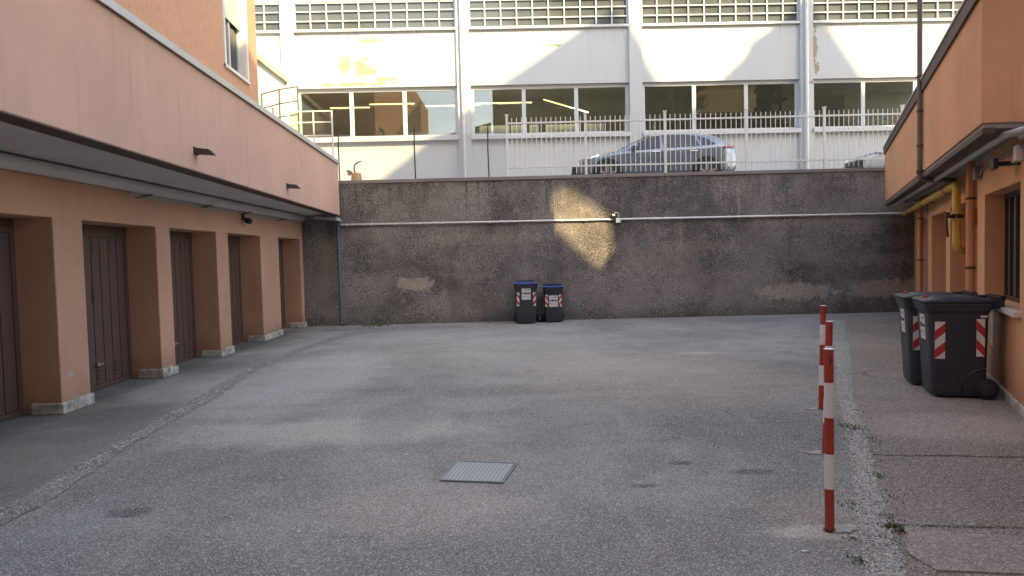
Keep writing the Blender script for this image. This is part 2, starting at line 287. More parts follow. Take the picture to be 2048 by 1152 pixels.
# ------------------------------------------------------------------ mesh helpers
ORG = {}
class MB:
    def __init__(s, xf=None): s.v = []; s.f = []; s.mi = []; s.xf = xf; s.cur = 0
    def add(s, vs, fs):
        b = len(s.v); s.v += [tuple(s.xf(*p)) if s.xf else tuple(p) for p in vs]
        s.f += [tuple(b+i for i in f) for f in fs]; s.mi += [s.cur]*len(fs); return s
    def box(s, x0, x1, y0, y1, z0, z1):
        return s.add([(x0, y0, z0), (x1, y0, z0), (x1, y1, z0), (x0, y1, z0), (x0, y0, z1), (x1, y0, z1), (x1, y1, z1), (x0, y1, z1)],
                     [(0, 3, 2, 1), (4, 5, 6, 7), (0, 1, 5, 4), (1, 2, 6, 5), (2, 3, 7, 6), (3, 0, 4, 7)])
    def quad(s, *p): return s.add(p, [tuple(range(len(p)))])
    def prism(s, pts, a, b, axis='y'):       # polygon in the other two axes, extruded a..b
        n = len(pts)
        def P(u, v, h): return {'y': (u, h, v), 'x': (h, u, v), 'z': (u, v, h)}[axis]
        vs = [P(u, v, a) for u, v in pts] + [P(u, v, b) for u, v in pts]
        return s.add(vs, [tuple(range(n)), tuple(reversed(range(n, 2*n)))] + [(i, i+n, (i+1) % n+n, (i+1) % n) for i in range(n)])
    def tube(s, path, r, seg=12, cap=True):
        P = [Vector(p) for p in path]; rings = []; prev = None
        rr = r if isinstance(r, (list, tuple)) else [r]*len(P)
        for i, p in enumerate(P):
            d = ((P[min(i+1, len(P)-1)]-p).normalized() + (p-P[max(i-1, 0)]).normalized()).normalized()
            if prev is None:
                a = Vector((0, 0, 1)) if abs(d.z) < .9 else Vector((1, 0, 0)); n = d.cross(a).normalized()
            else: n = (prev - d*prev.dot(d)).normalized()
            prev = n; b = d.cross(n)
            rings.append([p + (n*math.cos(2*math.pi*k/seg) + b*math.sin(2*math.pi*k/seg))*rr[i] for k in range(seg)])
        vs = [tuple(q) for rg in rings for q in rg]; fs = []
        for i in range(len(P)-1):
            for k in range(seg): fs.append((i*seg+k, i*seg+(k+1) % seg, (i+1)*seg+(k+1) % seg, (i+1)*seg+k))
        if cap: fs += [tuple(reversed(range(seg))), tuple(range((len(P)-1)*seg, len(P)*seg))]
        return s.add(vs, fs)
    def cyl(s, c, r, h, seg=24, axis='z', r2=None):
        c = Vector(c); d = {'z': Vector((0, 0, h)), 'x': Vector((h, 0, 0)), 'y': Vector((0, h, 0))}[axis]
        return s.tube([c, c+d], [r, r if r2 is None else r2], seg)
    def loft(s, rings, cap=True):
        n = len(rings[0]); vs = [p for rg in rings for p in rg]; fs = []
        for i in range(len(rings)-1):
            for k in range(n): fs.append((i*n+k, i*n+(k+1) % n, (i+1)*n+(k+1) % n, (i+1)*n+k))
        if cap: fs += [tuple(reversed(range(n))), tuple(range((len(rings)-1)*n, len(rings)*n))]
        return s.add(vs, fs)
    def build(s, name, mats, parent=None, bevel=0, smooth=False, label=None, autos=False, bseg=2):
        if not isinstance(mats, (list, tuple)): mats = [mats]
        off = ORG.get(parent, Vector((0, 0, 0))) if parent else Vector((0, 0, 0))
        me = bpy.data.meshes.new(name); me.from_pydata([tuple(Vector(p)-off) for p in s.v], [], s.f); me.update()
        for m in mats: me.materials.append(m)
        for p, i in zip(me.polygons, s.mi): p.material_index = i
        bm = bmesh.new(); bm.from_mesh(me); bmesh.ops.remove_doubles(bm, verts=bm.verts, dist=1e-5); bmesh.ops.recalc_face_normals(bm, faces=bm.faces); bm.to_mesh(me); bm.free()
        o = bpy.data.objects.new(name, me); COL.objects.link(o)
        if parent: o.parent = parent; ORG[o] = off
        else: ORG[o] = Vector((0, 0, 0))
        if smooth or autos:
            for p in me.polygons: p.use_smooth = True
            if autos: me.set_sharp_from_angle(angle=R(38))
        if bevel:
            b = o.modifiers.new('bevel', 'BEVEL'); b.width = bevel; b.segments = bseg; b.limit_method = 'ANGLE'; b.angle_limit = R(40)
        if label: o['label'] = label
        return o
def tag(o, label=None, cat=None, group=None, kind=None):
    if label: o['label'] = label
    if cat: o['category'] = cat
    if group: o['group'] = group
    if kind: o['kind'] = kind
    return o
def empty(name, loc, label, cat, group=None):
    o = bpy.data.objects.new(name, None); COL.objects.link(o); o.location = loc; ORG[o] = Vector(loc); o.empty_display_size = .2
    return tag(o, label, cat, group)
def copy_tree(o, parent=None):
    c = o.copy(); COL.objects.link(c)
    if parent: c.parent = parent
    for ch in list(o.children): copy_tree(ch, c)
    return c

def wall(mb, u0, u1, z0, z1, d0, d1, holes):
    """wall slab with rectangular holes; coordinates (d,u,z): front at d1, back at d0"""
    us = sorted({u0, u1, *[h[0] for h in holes], *[h[1] for h in holes]}); us = [u for u in us if u0 <= u <= u1]
    zs = sorted({z0, z1, *[h[2] for h in holes], *[h[3] for h in holes]}); zs = [z_ for z_ in zs if z0 <= z_ <= z1]
    solid = lambda i, j: 0 <= i < len(us)-1 and 0 <= j < len(zs)-1 and not any(h[0]-1e-6 <= us[i] and us[i+1] <= h[1]+1e-6 and h[2]-1e-6 <= zs[j] and zs[j+1] <= h[3]+1e-6 for h in holes)
    for i in range(len(us)-1):
        for j in range(len(zs)-1):
            if not solid(i, j): continue
            a, b, c, d = us[i], us[i+1], zs[j], zs[j+1]
            mb.quad((d1, a, c), (d1, b, c), (d1, b, d), (d1, a, d)); mb.quad((d0, a, c), (d0, a, d), (d0, b, d), (d0, b, c))
            if not solid(i-1, j): mb.quad((d0, a, c), (d1, a, c), (d1, a, d), (d0, a, d))
            if not solid(i+1, j): mb.quad((d0, b, c), (d0, b, d), (d1, b, d), (d1, b, c))
            if not solid(i, j-1): mb.quad((d0, a, c), (d0, b, c), (d1, b, c), (d1, a, c))
            if not solid(i, j+1): mb.quad((d0, a, d), (d1, a, d), (d1, b, d), (d0, b, d))
    return mb
def rrect(w_, d_, r, z_, n=4, cx=0, cy=0):
    out = []
    for (sx, sy, a0) in ((1, 1, 0), (-1, 1, 90), (-1, -1, 180), (1, -1, 270)):
        for k in range(n+1):
            a = R(a0 + 90*k/n); out.append((cx+sx*(w_/2-r)+r*math.cos(a), cy+sy*(d_/2-r)+r*math.sin(a), z_))
    return out

# ================================================================== GROUND
WY = 17.5                                                        # front of the retaining wall
def wob(pts, amp=.03, step=.12):
    out = []
    for i in range(len(pts)-1):
        a, b = Vector(pts[i]), Vector(pts[i+1]); n = max(1, int((b-a).length/step))
        for k in range(n): q = a.lerp(b, k/n); out.append((q.x+random.uniform(-amp, amp), q.y+random.uniform(-amp*.4, amp*.4)))
    out.append(pts[-1]); return out
def strip(name, left, right, z_, m, kind='structure'):
    mb = MB(); n = min(len(left), len(right))
    for i in range(n-1): mb.quad((*left[i], z_), (*right[i], z_), (*right[i+1], z_), (*left[i+1], z_))
    o = mb.build(name, m); return tag(o, kind=kind)
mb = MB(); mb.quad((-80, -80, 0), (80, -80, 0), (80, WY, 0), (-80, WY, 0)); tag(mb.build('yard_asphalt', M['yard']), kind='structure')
mb = MB(); mb.box(-80, 80, WY+.3, 90, -.1, 3.45); tag(mb.build('upper_lane', M['lane']), kind='structure')
# left screed apron: from garage wall to the seam
def along(pts, amp, step=.10):
    res = []
    y = pts[0][1]
    while y < pts[-1][1]:
        for i in range(len(pts)-1):
            if pts[i][1] <= y <= pts[i+1][1]:
                f = (y-pts[i][1])/(pts[i+1][1]-pts[i][1]); x = pts[i][0]*(1-f)+pts[i+1][0]*f; break
        res.append((x+random.uniform(-amp, amp), y)); y += step
    res.append(pts[-1]); return res
SL = [(-3.35, 0), (-3.46, 4.9), (-3.6, 6.4), (-3.82, 8.5), (-4.03, 10.6), (-4.0, 13.0), (-3.8, 15.3), (-3.75, 16.4)]
SLb = [(x+.20+.05*math.sin(y*1.7), y) for x, y in SL]
wl = [(-7.0, 0), (-7.0, 16.4)]
strip('garage_apron', along(wl, 0), along([(x+.03, y) for x, y in SL], .012), .003, M['apron'])
strip('gravel_seam', along(SL, .02, .08), along(SLb, .025, .08), .006, M['seam'])
SR = [(1.52, 2.6), (1.69, 3.4), (2.36, 4.95), (3.0, 6.4), (3.42, 7.45), (4.6, 10.1), (6.0, 13.3), (7.14, 15.9)]
SRr = [(1.66, 2.6), (1.90, 3.4), (2.53, 4.95), (3.18, 6.4), (3.58, 7.45), (4.83, 10.1), (6.27, 13.3), (7.42, 15.8)]
RW = [(11.5, 2.6), (11.5, 16.05)]
strip('walkway_asphalt', along([(x-.03, y) for x, y in SRr], .012), along(RW, 0), .003, M['walk'])
strip('gravel_seam.001', along(SR, .011, .06), along(SRr, .011, .06), .006, M['seam2'])
mb = MB(); pts = wob([(2.19, 3.95), (2.75, 3.79), (3.6, 3.6)], .008, .06) + wob([(3.6, 3.6), (3.5, 3.2), (2.05, 3.42)], .008, .06) + wob([(2.05, 3.42), (2.02, 3.62), (2.19, 3.95)], .01, .05)[:-1]
mb.prism(pts, .002, .012, 'z'); tag(mb.build('concrete_patch', M['patch']), kind='structure')

# loose stones (countless) and weeds
def scatter(name, n, fn, smin, smax, m):
    mb = MB()
    for _ in range(n):
        x, y, zz = fn(); s_ = random.uniform(smin, smax)*(1 if random.random() < .9 else 1.8); a = random.uniform(0, 6.28)
        pts = [(x+s_*random.uniform(.6, 1)*math.cos(a+k*1.57), y+s_*random.uniform(.6, 1)*math.sin(a+k*1.57), zz) for k in range(4)]
        t0 = (x, y, zz+s_*random.uniform(.4, .9)); mb.add(pts+[t0], [(0, 1, 4), (1, 2, 4), (2, 3, 4), (3, 0, 4)])
    o = mb.build(name, m); return tag(o, kind='stuff')
def on_r():
    i = random.choices(range(len(SR)-1), [3, 4, 3, 2, 2, 1, 1])[0]; f = random.random(); g_ = random.gauss(.5, .3)
    a = Vector(SR[i]).lerp(Vector(SR[i+1]), f); b = Vector(SRr[i]).lerp(Vector(SRr[i+1]), f); q = a.lerp(b, g_); return q.x, q.y, .006
def on_l():
    i = random.choices(range(1, len(SL)-1), [5, 4, 2, 1, 1, 1])[0]; f = random.random(); g_ = random.gauss(.5, .35)
    a = Vector(SL[i]).lerp(Vector(SL[i+1]), f); b = Vector(SLb[i]).lerp(Vector(SLb[i+1]), f); q = a.lerp(b, g_); return q.x, q.y, .006
def litter():
    return random.uniform(-3, 3), random.uniform(2.8, 11), .001
o = scatter('grit', 260, litter, .003, .007, M['stonebit']); o['label'] = 'pale grit scattered across the open asphalt'; o['category'] = 'grit'
o = scatter('gravel', 3600, on_r, .004, .010, M['stonebit']); o['label'] = 'pale loose gravel along the seam beside the bollards'; o['category'] = 'gravel'
o = scatter('gravel.001', 700, on_l, .004, .011, M['stonebit']); o['label'] = 'pale loose gravel along the seam before the garages'; o['category'] = 'gravel'
def weeds(name, spots, label):
    mb = MB()
    for (cx, cy, sp_, n, hh) in spots:
        for _ in range(n):
            x = random.gauss(cx, sp_); y = random.gauss(cy, sp_*1.6); a = random.uniform(0, 6.28); l = hh*random.uniform(.5, 1.3); wv = l*.16
            dx, dy = math.cos(a), math.sin(a); tl = random.uniform(.3, 1.0)
            p0 = (x-dy*wv, y+dx*wv, 0); p1 = (x+dy*wv, y-dx*wv, 0); m1 = (x+dx*l*tl*.5+dy*wv, y+dy*l*tl*.5-dx*wv, l*.6); m0 = (x+dx*l*tl*.5-dy*wv, y+dy*l*tl*.5+dx*wv, l*.6); t0 = (x+dx*l*tl, y+dy*l*tl, l*.75)
            mb.add([p0, p1, m1, m0, t0], [(0, 1, 2, 3), (3, 2, 4)])
    o = mb.build(name, M['leaf']); return tag(o, label, 'weeds', kind='stuff')
weeds('weeds', [(3.0, 6.25, .05, 130, .025), (2.95, 5.9, .06, 60, .018), (2.52, 4.9, .03, 45, .02), (2.14, 3.97, .03, 170, .024), (2.2, 4.15, .03, 60, .018), (2.06, 4.35, .04, 40, .018), (2.03, 3.80, .03, 60, .018), (1.74, 3.55, .025, 60, .018), (2.4, 4.5, .05, 30, .02), (1.84, 3.85, .02, 30, .015), (3.35, 6.9, .04, 30, .02)] + [(1.95+.415*(y_-3.4)+random.uniform(-.02, .03), y_, .02, random.randint(6, 22), .013) for y_ in [3.3+.13*k for k in range(26)] if random.random() < .75] + [(1.62+.45*(y_-3.2)+random.uniform(-.02, .02), y_, .015, random.randint(4, 12), .012) for y_ in [3.3+.2*k for k in range(14)] if random.random() < .6], 'small green weeds growing in the gravel seam beside the walkway')
weeds('weeds.001', [(-3.3, 17.35, .16, 170, .07), (-2.6, 17.38, .25, 50, .05), (-.6, 17.38, .2, 30, .04)], 'low green weeds at the foot of the dark retaining wall')

# manhole grate
gr = empty('drain_grate', (-.275, 5.22, 0), 'square slotted steel drain grate set flush in the yard', 'drain grate')
c0 = [Vector((-.551, 5.03, 0)), Vector((-.094, 4.94, 0)), Vector((.009, 5.41, 0)), Vector((-.461, 5.51, 0))]
def gp(u, v, z_): q = c0[0].lerp(c0[1], u).lerp(c0[3].lerp(c0[2], u), v); return (q.x, q.y, z_)
mb = MB()
for (a, b, c, d) in ((0, 1, 0, .035), (0, 1, .965, 1), (0, .02, .035, .965), (.98, 1, .035, .965)):
    mb.prism([gp(a, c, 0)[:2], gp(b, c, 0)[:2], gp(b, d, 0)[:2], gp(a, d, 0)[:2]], .003, .014, 'z')
mb.build('frame', M['grate'], gr)
mb = MB(); mb.prism([gp(.02, .035, 0)[:2], gp(.955, .035, 0)[:2], gp(.955, .965, 0)[:2], gp(.02, .965, 0)[:2]], .002, .009, 'z'); mb.build('plate', M['grate'], gr)
mb = MB()
for k in range(15):
    u = .05+.9*k/14
    mb.prism([gp(u-.0032, .035, 0)[:2], gp(u+.0032, .035, 0)[:2], gp(u+.0032, .965, 0)[:2], gp(u-.0032, .965, 0)[:2]], .0092, .0115, 'z')
mb.build('bars', M['grateline'], gr)

# ================================================================== RETAINING WALL
rwl = empty('retaining_wall', (0, WY, 0), 'dark stained pebbledash retaining wall closing the back of the yard', 'retaining wall')
mb = MB(); nx, nz_ = 120, 30
def wz(x, z_): return WY + .012*math.sin(x*2.1)*math.sin(z_*1.7+x) + random.uniform(-.004, .004)
vs = [(-9+25.0*i/nx, wz(-9+25.0*i/nx, 3.47*j/nz_), 3.47*j/nz_) for j in range(nz_+1) for i in range(nx+1)]
fs = [(j*(nx+1)+i, j*(nx+1)+i+1, (j+1)*(nx+1)+i+1, (j+1)*(nx+1)+i) for j in range(nz_) for i in range(nx)]
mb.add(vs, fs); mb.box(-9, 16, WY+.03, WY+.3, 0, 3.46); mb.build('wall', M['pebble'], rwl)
mb = MB(); mb.box(-9, 16, WY-.02, WY+.32, 3.472, 3.56); mb.build('coping', M['walltop'], rwl, bevel=.01)

# conduit along the wall
cz = 2.455
cn = empty('conduit', (-4.15, WY, cz), 'thin white cable conduit running level across the dark wall', 'conduit')
mb = MB(); mb.tube([(-4.16, WY-.045, cz+.02), (2.4, WY-.045, cz-.005), (9.75, WY-.045, cz-.03)], .023, 8); mb.build('pipe', M['white_pl'], cn, smooth=True)
for k in range(24):
    x = -4.0+k*.585; zz = cz+.02-.05*(x+4.16)/13.9
    mb = MB(); mb.box(x-.012, x+.012, WY-.07, WY, zz-.028, zz+.026); mb.build('clip', M['white_pl'], cn)
jb = empty('junction_box', (2.67, WY, 2.4), 'white square junction box on the conduit with curved cable', 'junction box')
mb = MB(); mb.box(2.585, 2.70, WY-.09, WY, 2.36, 2.475); mb.build('box', M['white_pl'], jb, bevel=.008)
mb = MB(); mb.tube([(2.655, WY-.05, 2.475), (2.66, WY-.06, 2.54), (2.645, WY-.07, 2.59), (2.61, WY-.08, 2.615), (2.57, WY-.09, 2.61), (2.54, WY-.10, 2.585)], .009, 8); mb.build('cable', M['white_pl'], jb, smooth=True)
sn = empty('security_camera', (2.52, WY, 2.5), 'small black security camera above the white junction box', 'security camera')
mb = MB(); mb.box(2.48, 2.57, WY-.13, WY-.04, 2.49, 2.585); mb.box(2.50, 2.55, WY-.04, WY, 2.46, 2.52); mb.box(2.51, 2.58, WY-.10, WY-.03, 2.44, 2.489); mb.build('housing', M['black_pl'], sn, bevel=.008)
mb = MB(); mb.box(2.488, 2.555, WY-.135, WY-.131, 2.53, 2.575); mb.build('lens_cover', M['paper'], sn)
# downpipe at left end of the wall
dp = empty('downpipe', (-4.22, WY-.1, 0), 'slim blue grey downpipe at the left end of the retaining wall', 'downpipe')
mb = MB(); mb.tube([(-4.22, WY-.09, 2.62), (-4.22, WY-.09, .12), (-4.21, WY-.11, .05), (-4.14, WY-.15, .03)], .034, 12)
M['bluepipe'] = plain('blue_grey_pipe_paint', c4(.07, .08, .095), .5, .2, .1, 5); mb.build('pipe', M['bluepipe'], dp, smooth=True)
for zz in (.5, 1.5, 2.3): mb = MB(); mb.cyl((-4.22, WY-.09, zz), .042, .03, 12); mb.build('bracket', M['bluepipe'], dp)
mb = MB(); mb.prism([(-4.70, 2.66), (-4.16, 2.64), (-4.14, 2.56), (-4.70, 2.62)], WY-.45, WY-.03, 'y'); mb.build('gutter_outlet', M['coping'], dp)

# ================================================================== LEFT BUILDING (garages)
lb = empty('garage_building', (-4.9, 9, 0), 'orange and pink plastered building with a row of brown garages and terrace above', 'building')
lw = lambda d, s_, z_: (-4.80-.018*s_+d, s_, z_)
pf = lambda d, s_, z_: (-3.27-.0507*s_+d, s_, z_)
uf = lambda d, s_, z_: (-4.70-.0507*s_+d, s_, z_)
OPEN = [(3.1, 4.9), (5.9, 7.69), (8.24, 10.0), (10.43, 12.13), (12.66, 14.37), (15.56, 17.23)]
ZT = 2.14
mb = MB(lw); wall(mb, -3, WY-.02, 0, 2.72, -.9, 0, [(a, b, -.01, ZT) for a, b in OPEN]); mb.build('wall', M['orange'], lb, bevel=.012)
edges = [-3]+[e for o_ in OPEN for e in o_]+[WY-.03]
for i in range(0, len(edges), 2):
    a, b = edges[i], edges[i+1]
    if b < 4: continue
    mb = MB(lw)
    m_ = (a+b)/2+random.uniform(-.1, .1)
    mb.box(-.33, .03, a-.025, m_-.002, 0, .125+random.uniform(-.01, .012)); mb.box(-.33, .032, m_+.002, b+.022, 0, .12+random.uniform(-.01, .012))
    mb.build('plinth', M['plinth'], lb, bevel=.014)
def garage_door(a, b):
    D = -.42; mb = MB(lw); W = b-a
    mb.box(D-.05, D-.03, a, b, .01, ZT+.02)                                    # backing sheet
    mb.box(D-.03, D, a, a+.07, .01, ZT); mb.box(D-.03, D, b-.07, b, .01, ZT); mb.box(D-.03, D+.01, a+.07, b-.07, 1.99, ZT); mb.box(D-.03, D, a+.07, b-.07, .01, .07)
    n = 8; pw = (W-.14)/n
    for k in range(n): mb.box(D-.03, D-.006, a+.07+k*pw+.009, a+.07+(k+1)*pw-.009, .074, 1.986)
    for k in range(n):
        if k % 2 == 0:
            c = a+.07+(k+.5)*pw
            for j in range(4):
                mb.box(D-.008, D+.008, c-.065, c+.065, 1.78+j*.05, 1.80+j*.05); mb.box(D-.008, D+.008, c-.065, c+.065, .14+j*.05, .16+j*.05)
    d = mb.build('garage_door', M['door'], lb, bevel=.004)
    mb = MB(lw); c = (a+b)/2
    mb.box(D, D+.035, c-.02, c+.02, .31, .36); mb.box(D+.022, D+.036, c-.03, c+.12, .325, .345); mb.build('handle', M['steel'], d, bevel=.004)
    mb = MB(lw); mb.box(D-.006, D+.008, c-.02, c+.02, 1.12, 1.34); mb.cyl((D+.008, c, 1.2), .012, .01, 10, 'x'); mb.build('lock_plate', M['darkmetal'], d)
    return d
for a, b in OPEN[1:]: garage_door(a, b)
mb = MB(lw); mb.box(-1.0, -.9, -3, WY-.05, 0, 2.7); mb.build('back_wall', M['brownface'], lb)
# terrace slab, soffit, parapet
mb = MB(); 
mb.add([(*lw(-.8, -3, 0)[:2], 2.722), (*pf(-.06, -3, 0)[:2], 2.722), (*pf(-.06, WY-.12, 0)[:2], 2.722), (*lw(-.8, WY-.12, 0)[:2], 2.722), (*lw(-.8, -3, 0)[:2], 2.92), (*pf(-.06, -3, 0)[:2], 2.92), (*pf(-.06, WY-.12, 0)[:2], 2.92), (*lw(-.8, WY-.12, 0)[:2], 2.92)],
       [(0, 3, 2, 1), (4, 5, 6, 7), (0, 1, 5, 4), (1, 2, 6, 5), (2, 3, 7, 6), (3, 0, 4, 7)])
mb.build('terrace_slab', M['concgrey'], lb)
mb = MB(pf); mb.box(-.20, 0, -3, WY-.12, 2.70, 3.985); mb.build('parapet', M['pink'], lb, bevel=.01)
mb = MB(pf); mb.box(-.21, -.002, -3, WY-.13, 2.690, 2.6985); mb.build('drip_edge', M['drip'], lb)
mb = MB(pf); mb.box(-.25, .045, -3, WY-.08, 3.99, 4.012); mb.box(.030, .046, -3, WY-.08, 3.93, 3.989); mb.build('coping', M['coping'], lb)
mb = MB(lw); n = 120                                                           # rounded duct against the wall under the soffit
mb.tube([(.09, -3+i*(WY+2.7)/12, 2.635) for i in range(13)], .075, 14); mb.build('duct', M['concgrey'], lb, smooth=True)
mb = MB(lw); mb.box(.002, .012, 9.3, 16.9, 2.515, 2.575); M['palestrip'] = plain('pale_plaster_strip', c4(.45, .42, .38), .8, 0, .15, 4); mb.build('cable_trunking', M['palestrip'], lb)
for y_ in (9.6, 11.6, 13.4, 15.6):
    mb = MB(lw); mb.box(.0125, .16, y_, y_+.02, 2.535, 2.55); mb.tube([(.02, y_-.16, 2.50), (.06, y_, 2.52), (.15, y_+.05, 2.56)], .007, 6); mb.build('bracket', M['rust'], lb)
for (y_, z_) in ((8.45, 2.93), (12.55, 2.93)):                                    # rain spouts
    mb = MB(pf); mb.prism([(0, z_-.035), (.02, z_-.04), (.02, z_+.045), (0, z_+.05)], y_-.06, y_+.06, 'y')
    mb.prism([(.02, z_-.032), (.24, z_-.05), (.17, z_+.02), (.02, z_+.035)], y_-.045, y_+.045, 'y'); mb.build('rain_spout', M['darkmetal'], lb)
# upper block with window
WIN = (13.85, 15.10, 5.42, 7.6)
mb = MB(uf); wall(mb, -3, 15.9, 2.92, 12, -.6, 0, [WIN]); mb.box(-6, -.6, 15.5, 15.9, 2.92, 12); mb.build('upper_wall', M['scratch'], lb, bevel=.01)
wn_ = empty; a, b, c, d = WIN
mb = MB(uf)
for (u0_, u1_, z0_, z1_) in ((a-.10, a, c-.06, d+.06), (b, b+.10, c-.06, d+.06)): mb.box(-.02, .03, u0_, u1_, z0_, z1_)
mb.box(-.28, .05, a-.10, b+.10, c-.065, c-.0); mb.box(-.26, -.0, b-.025, b-.001, c, d); mb.box(-.26, 0, a+.001, a+.025, c, d)
wf_ = mb.build('window', M['marble'], lb, bevel=.004)
mb = MB(uf)
for k in range(22): mb.prism([(-.10, 6.44+k*.05), (-.085, 6.445+k*.05), (-.085, 6.48+k*.05), (-.10, 6.488+k*.05)], a+.03, b-.03, 'y')
mb.build('roller_shutter', M['shutter'], wf_)
mb = MB(uf); mb.box(-.17, -.12, a+.026, a+.08, c+.005, 7.5); mb.box(-.17, -.12, b-.08, b-.026, c+.005, 7.5); mb.box(-.17, -.12, (a+b)/2-.04, (a+b)/2+.04, c+.005, 7.5); mb.box(-.17, -.12, a+.081, b-.081, c+.005, c+.06); mb.build('frame', M['whiteframe'], wf_)
mb = MB(uf); mb.box(-.155, -.15, a+.05, b-.05, c+.03, 7.5); mb.build('pane', M['glass'], wf_)
mb = MB(uf)
for k in range(30): y_ = a+.06+k*.04; mb.box(-.21-.015*(k % 2), -.20-.015*(k % 2), y_, y_+.041, c, 7.5)
mb.build('curtain', M['curtain'], wf_)
mb = MB(uf); mb.box(-.62, -.6, a-.05, b+.05, c-.1, d); mb.build('backing', M['roomdark'], wf_)
# security lamp on garage wall
sl = empty('wall_lamp', lw(0, 13.4, 2.45), 'small dark spotlight under the terrace beside the garage lintel', 'lamp')
mb = MB(lw); mb.box(0, .03, 13.36, 13.46, 2.40, 2.52); mb.tube([(.03, 13.4, 2.46), (.10, 13.38, 2.43), (.14, 13.36, 2.40)], .012, 8); mb.build('bracket', M['darkmetal'], sl)
mb = MB(lw); mb.cyl((.12, 13.30, 2.39), .05, .12, 14, 'y', .065); mb.build('head', M['black_pl'], sl)
mb = MB(lw); mb.box(.02, .06, 13.50, 13.56, 2.33, 2.46); mb.build('sensor', M['white_pl'], sl, bevel=.004)

# ================================================================== RIGHT BUILDING
rb = empty('right_building', (7, 11, 0), 'low orange plastered building with overhanging parapet along the right side', 'building')
NX, NY = -.903, .429
rw = lambda d, s_, z_: (1.62+.475*s_+NX*d, s_+NY*d, z_)
ROP = [(3.4, 5.2, .96, 2.19), (6.72, 8.49, .96, 2.19), (9.75, 11.38, -.01, 2.20), (11.84, 13.91, -.01, 2.18), (14.6, 16.5, -.01, 2.18)]
mb = MB(rw); wall(mb, 1.0, WY+.3, 0, 2.70, -1.1, 0, ROP); mb.build('wall', M['ronge'], rb, bevel=.01)
mb = MB(rw); mb.box(-1.16, -1.1, 9.3, 16.8, 0, 2.6); mb.build('back_wall', M['door'], rb)
for (a, b) in ((1.0, 9.74), (11.39, 11.83), (13.92, 14.59)):
    mb = MB(rw); y_ = a
    while y_ < b-.05:
        e = min(b, y_+random.uniform(.5, .75)); mb.box(-.2, .022+random.uniform(0, .004), y_+.002, e-.002, 0, .10+random.uniform(-.006, .01)); y_ = e
    mb.build('plinth', M['plinth'], rb, bevel=.01)
for (a, b, c, d) in ROP[:2]:
    mb = MB(rw); mb.box(-.30, .06, a-.06, b+.06, c-.055, c-.001); wo = mb.build('window', M['marble'], rb, bevel=.006)
    mb = MB(rw); F = -.20
    mb.box(F-.05, F, a, b, c, c+.05); mb.box(F-.05, F, a, b, d-.06, d); mb.box(F-.05, F, a, a+.05, c+.05, d-.06); mb.box(F-.05, F, b-.05, b, c+.05, d-.06)
    n = 6
    for k in range(1, n): y_ = a+(b-a)*k/n; mb.box(F-.045, F+.005, y_-.018, y_+.018, c+.05, d-.06)
    mb.build('frame', M['darkmetal'], wo, bevel=.003)
    mb = MB(rw); mb.box(F-.035, F-.03, a+.03, b-.03, c+.03, d-.03); mb.build('pane', M['greymetal'], wo)
# overhang
PA = (4.29, 6.49); PB = (9.10, 17.3)
pd = Vector((PB[0]-PA[0], PB[1]-PA[1])).normalized(); pn = Vector((-pd.y, pd.x))   # towards the court
def rp(d, s_, z_): q = Vector(PA)+pd*s_+pn*d; return (q.x, q.y, z_)
LP = (Vector(PB)-Vector(PA)).length
mb = MB()
prof = [rp(0, 0, 0)[:2], rp(0, LP, 0)[:2], rp(-3.5, LP+.1, 0)[:2], (12.5, 6.1)]
mb.prism(prof, 2.70, 3.93, 'z'); mb.mi = [0]*len(mb.mi)
mb.build('parapet', M['ronge'], rb, bevel=.008)
mb = MB(); mb.prism([rp(-.02, .02, 0)[:2], rp(-.02, LP-.02, 0)[:2], rp(-3, LP-.02, 0)[:2], (12.3, 6.16)], 2.655, 2.6985, 'z'); mb.build('soffit', M['soffr'], rb)
mb = MB(rp); mb.box(-.10, -.003, -.02, LP, 2.60, 2.654); mb.build('drip_edge', M['drip'], rb)
mb = MB(rp); mb.box(-.2, .03, -.03, LP+.02, 3.935, 3.99); mb.box(0.004, .03, -.03, LP+.02, 3.84, 3.934); mb.build('roof_fascia', M['drip'], rb)
mb = MB(rp); mb.box(-.2, .045, -.03, LP+.03, 3.994, 4.02); mb.build('coping', M['coping'], rb)
# nearer part of the overhang: box gutter seen end on
mb = MB(); mb.prism([(4.62, 6.30), (5.6, 6.25), (5.6, 6.55), (4.62, 6.50)], 2.55, 2.65, 'z'); mb.build('box_gutter', M['coping'], rb, bevel=.01)
# soffit gutter pipe
mb = MB(rp); mb.tube([(-.30, -.1, 2.60), (-.20, .1, 2.59), (-.17, .5, 2.575), (-.17, 4.8, 2.575), (-.15, 10.6, 2.575), (-.08, LP-.15, 2.59)], .035, 12)
mb.tube([(-.30, -.1, 2.60), (-1.3, .25, 2.58)], .035, 12); mb.build('gutter_pipe', M['coping'], rb, smooth=True)
mb = MB(rp); mb.box(-.46, -.42, 1.0, LP-.3, 2.61, 2.654); mb.build('cable_trunking', M['coping'], rb)
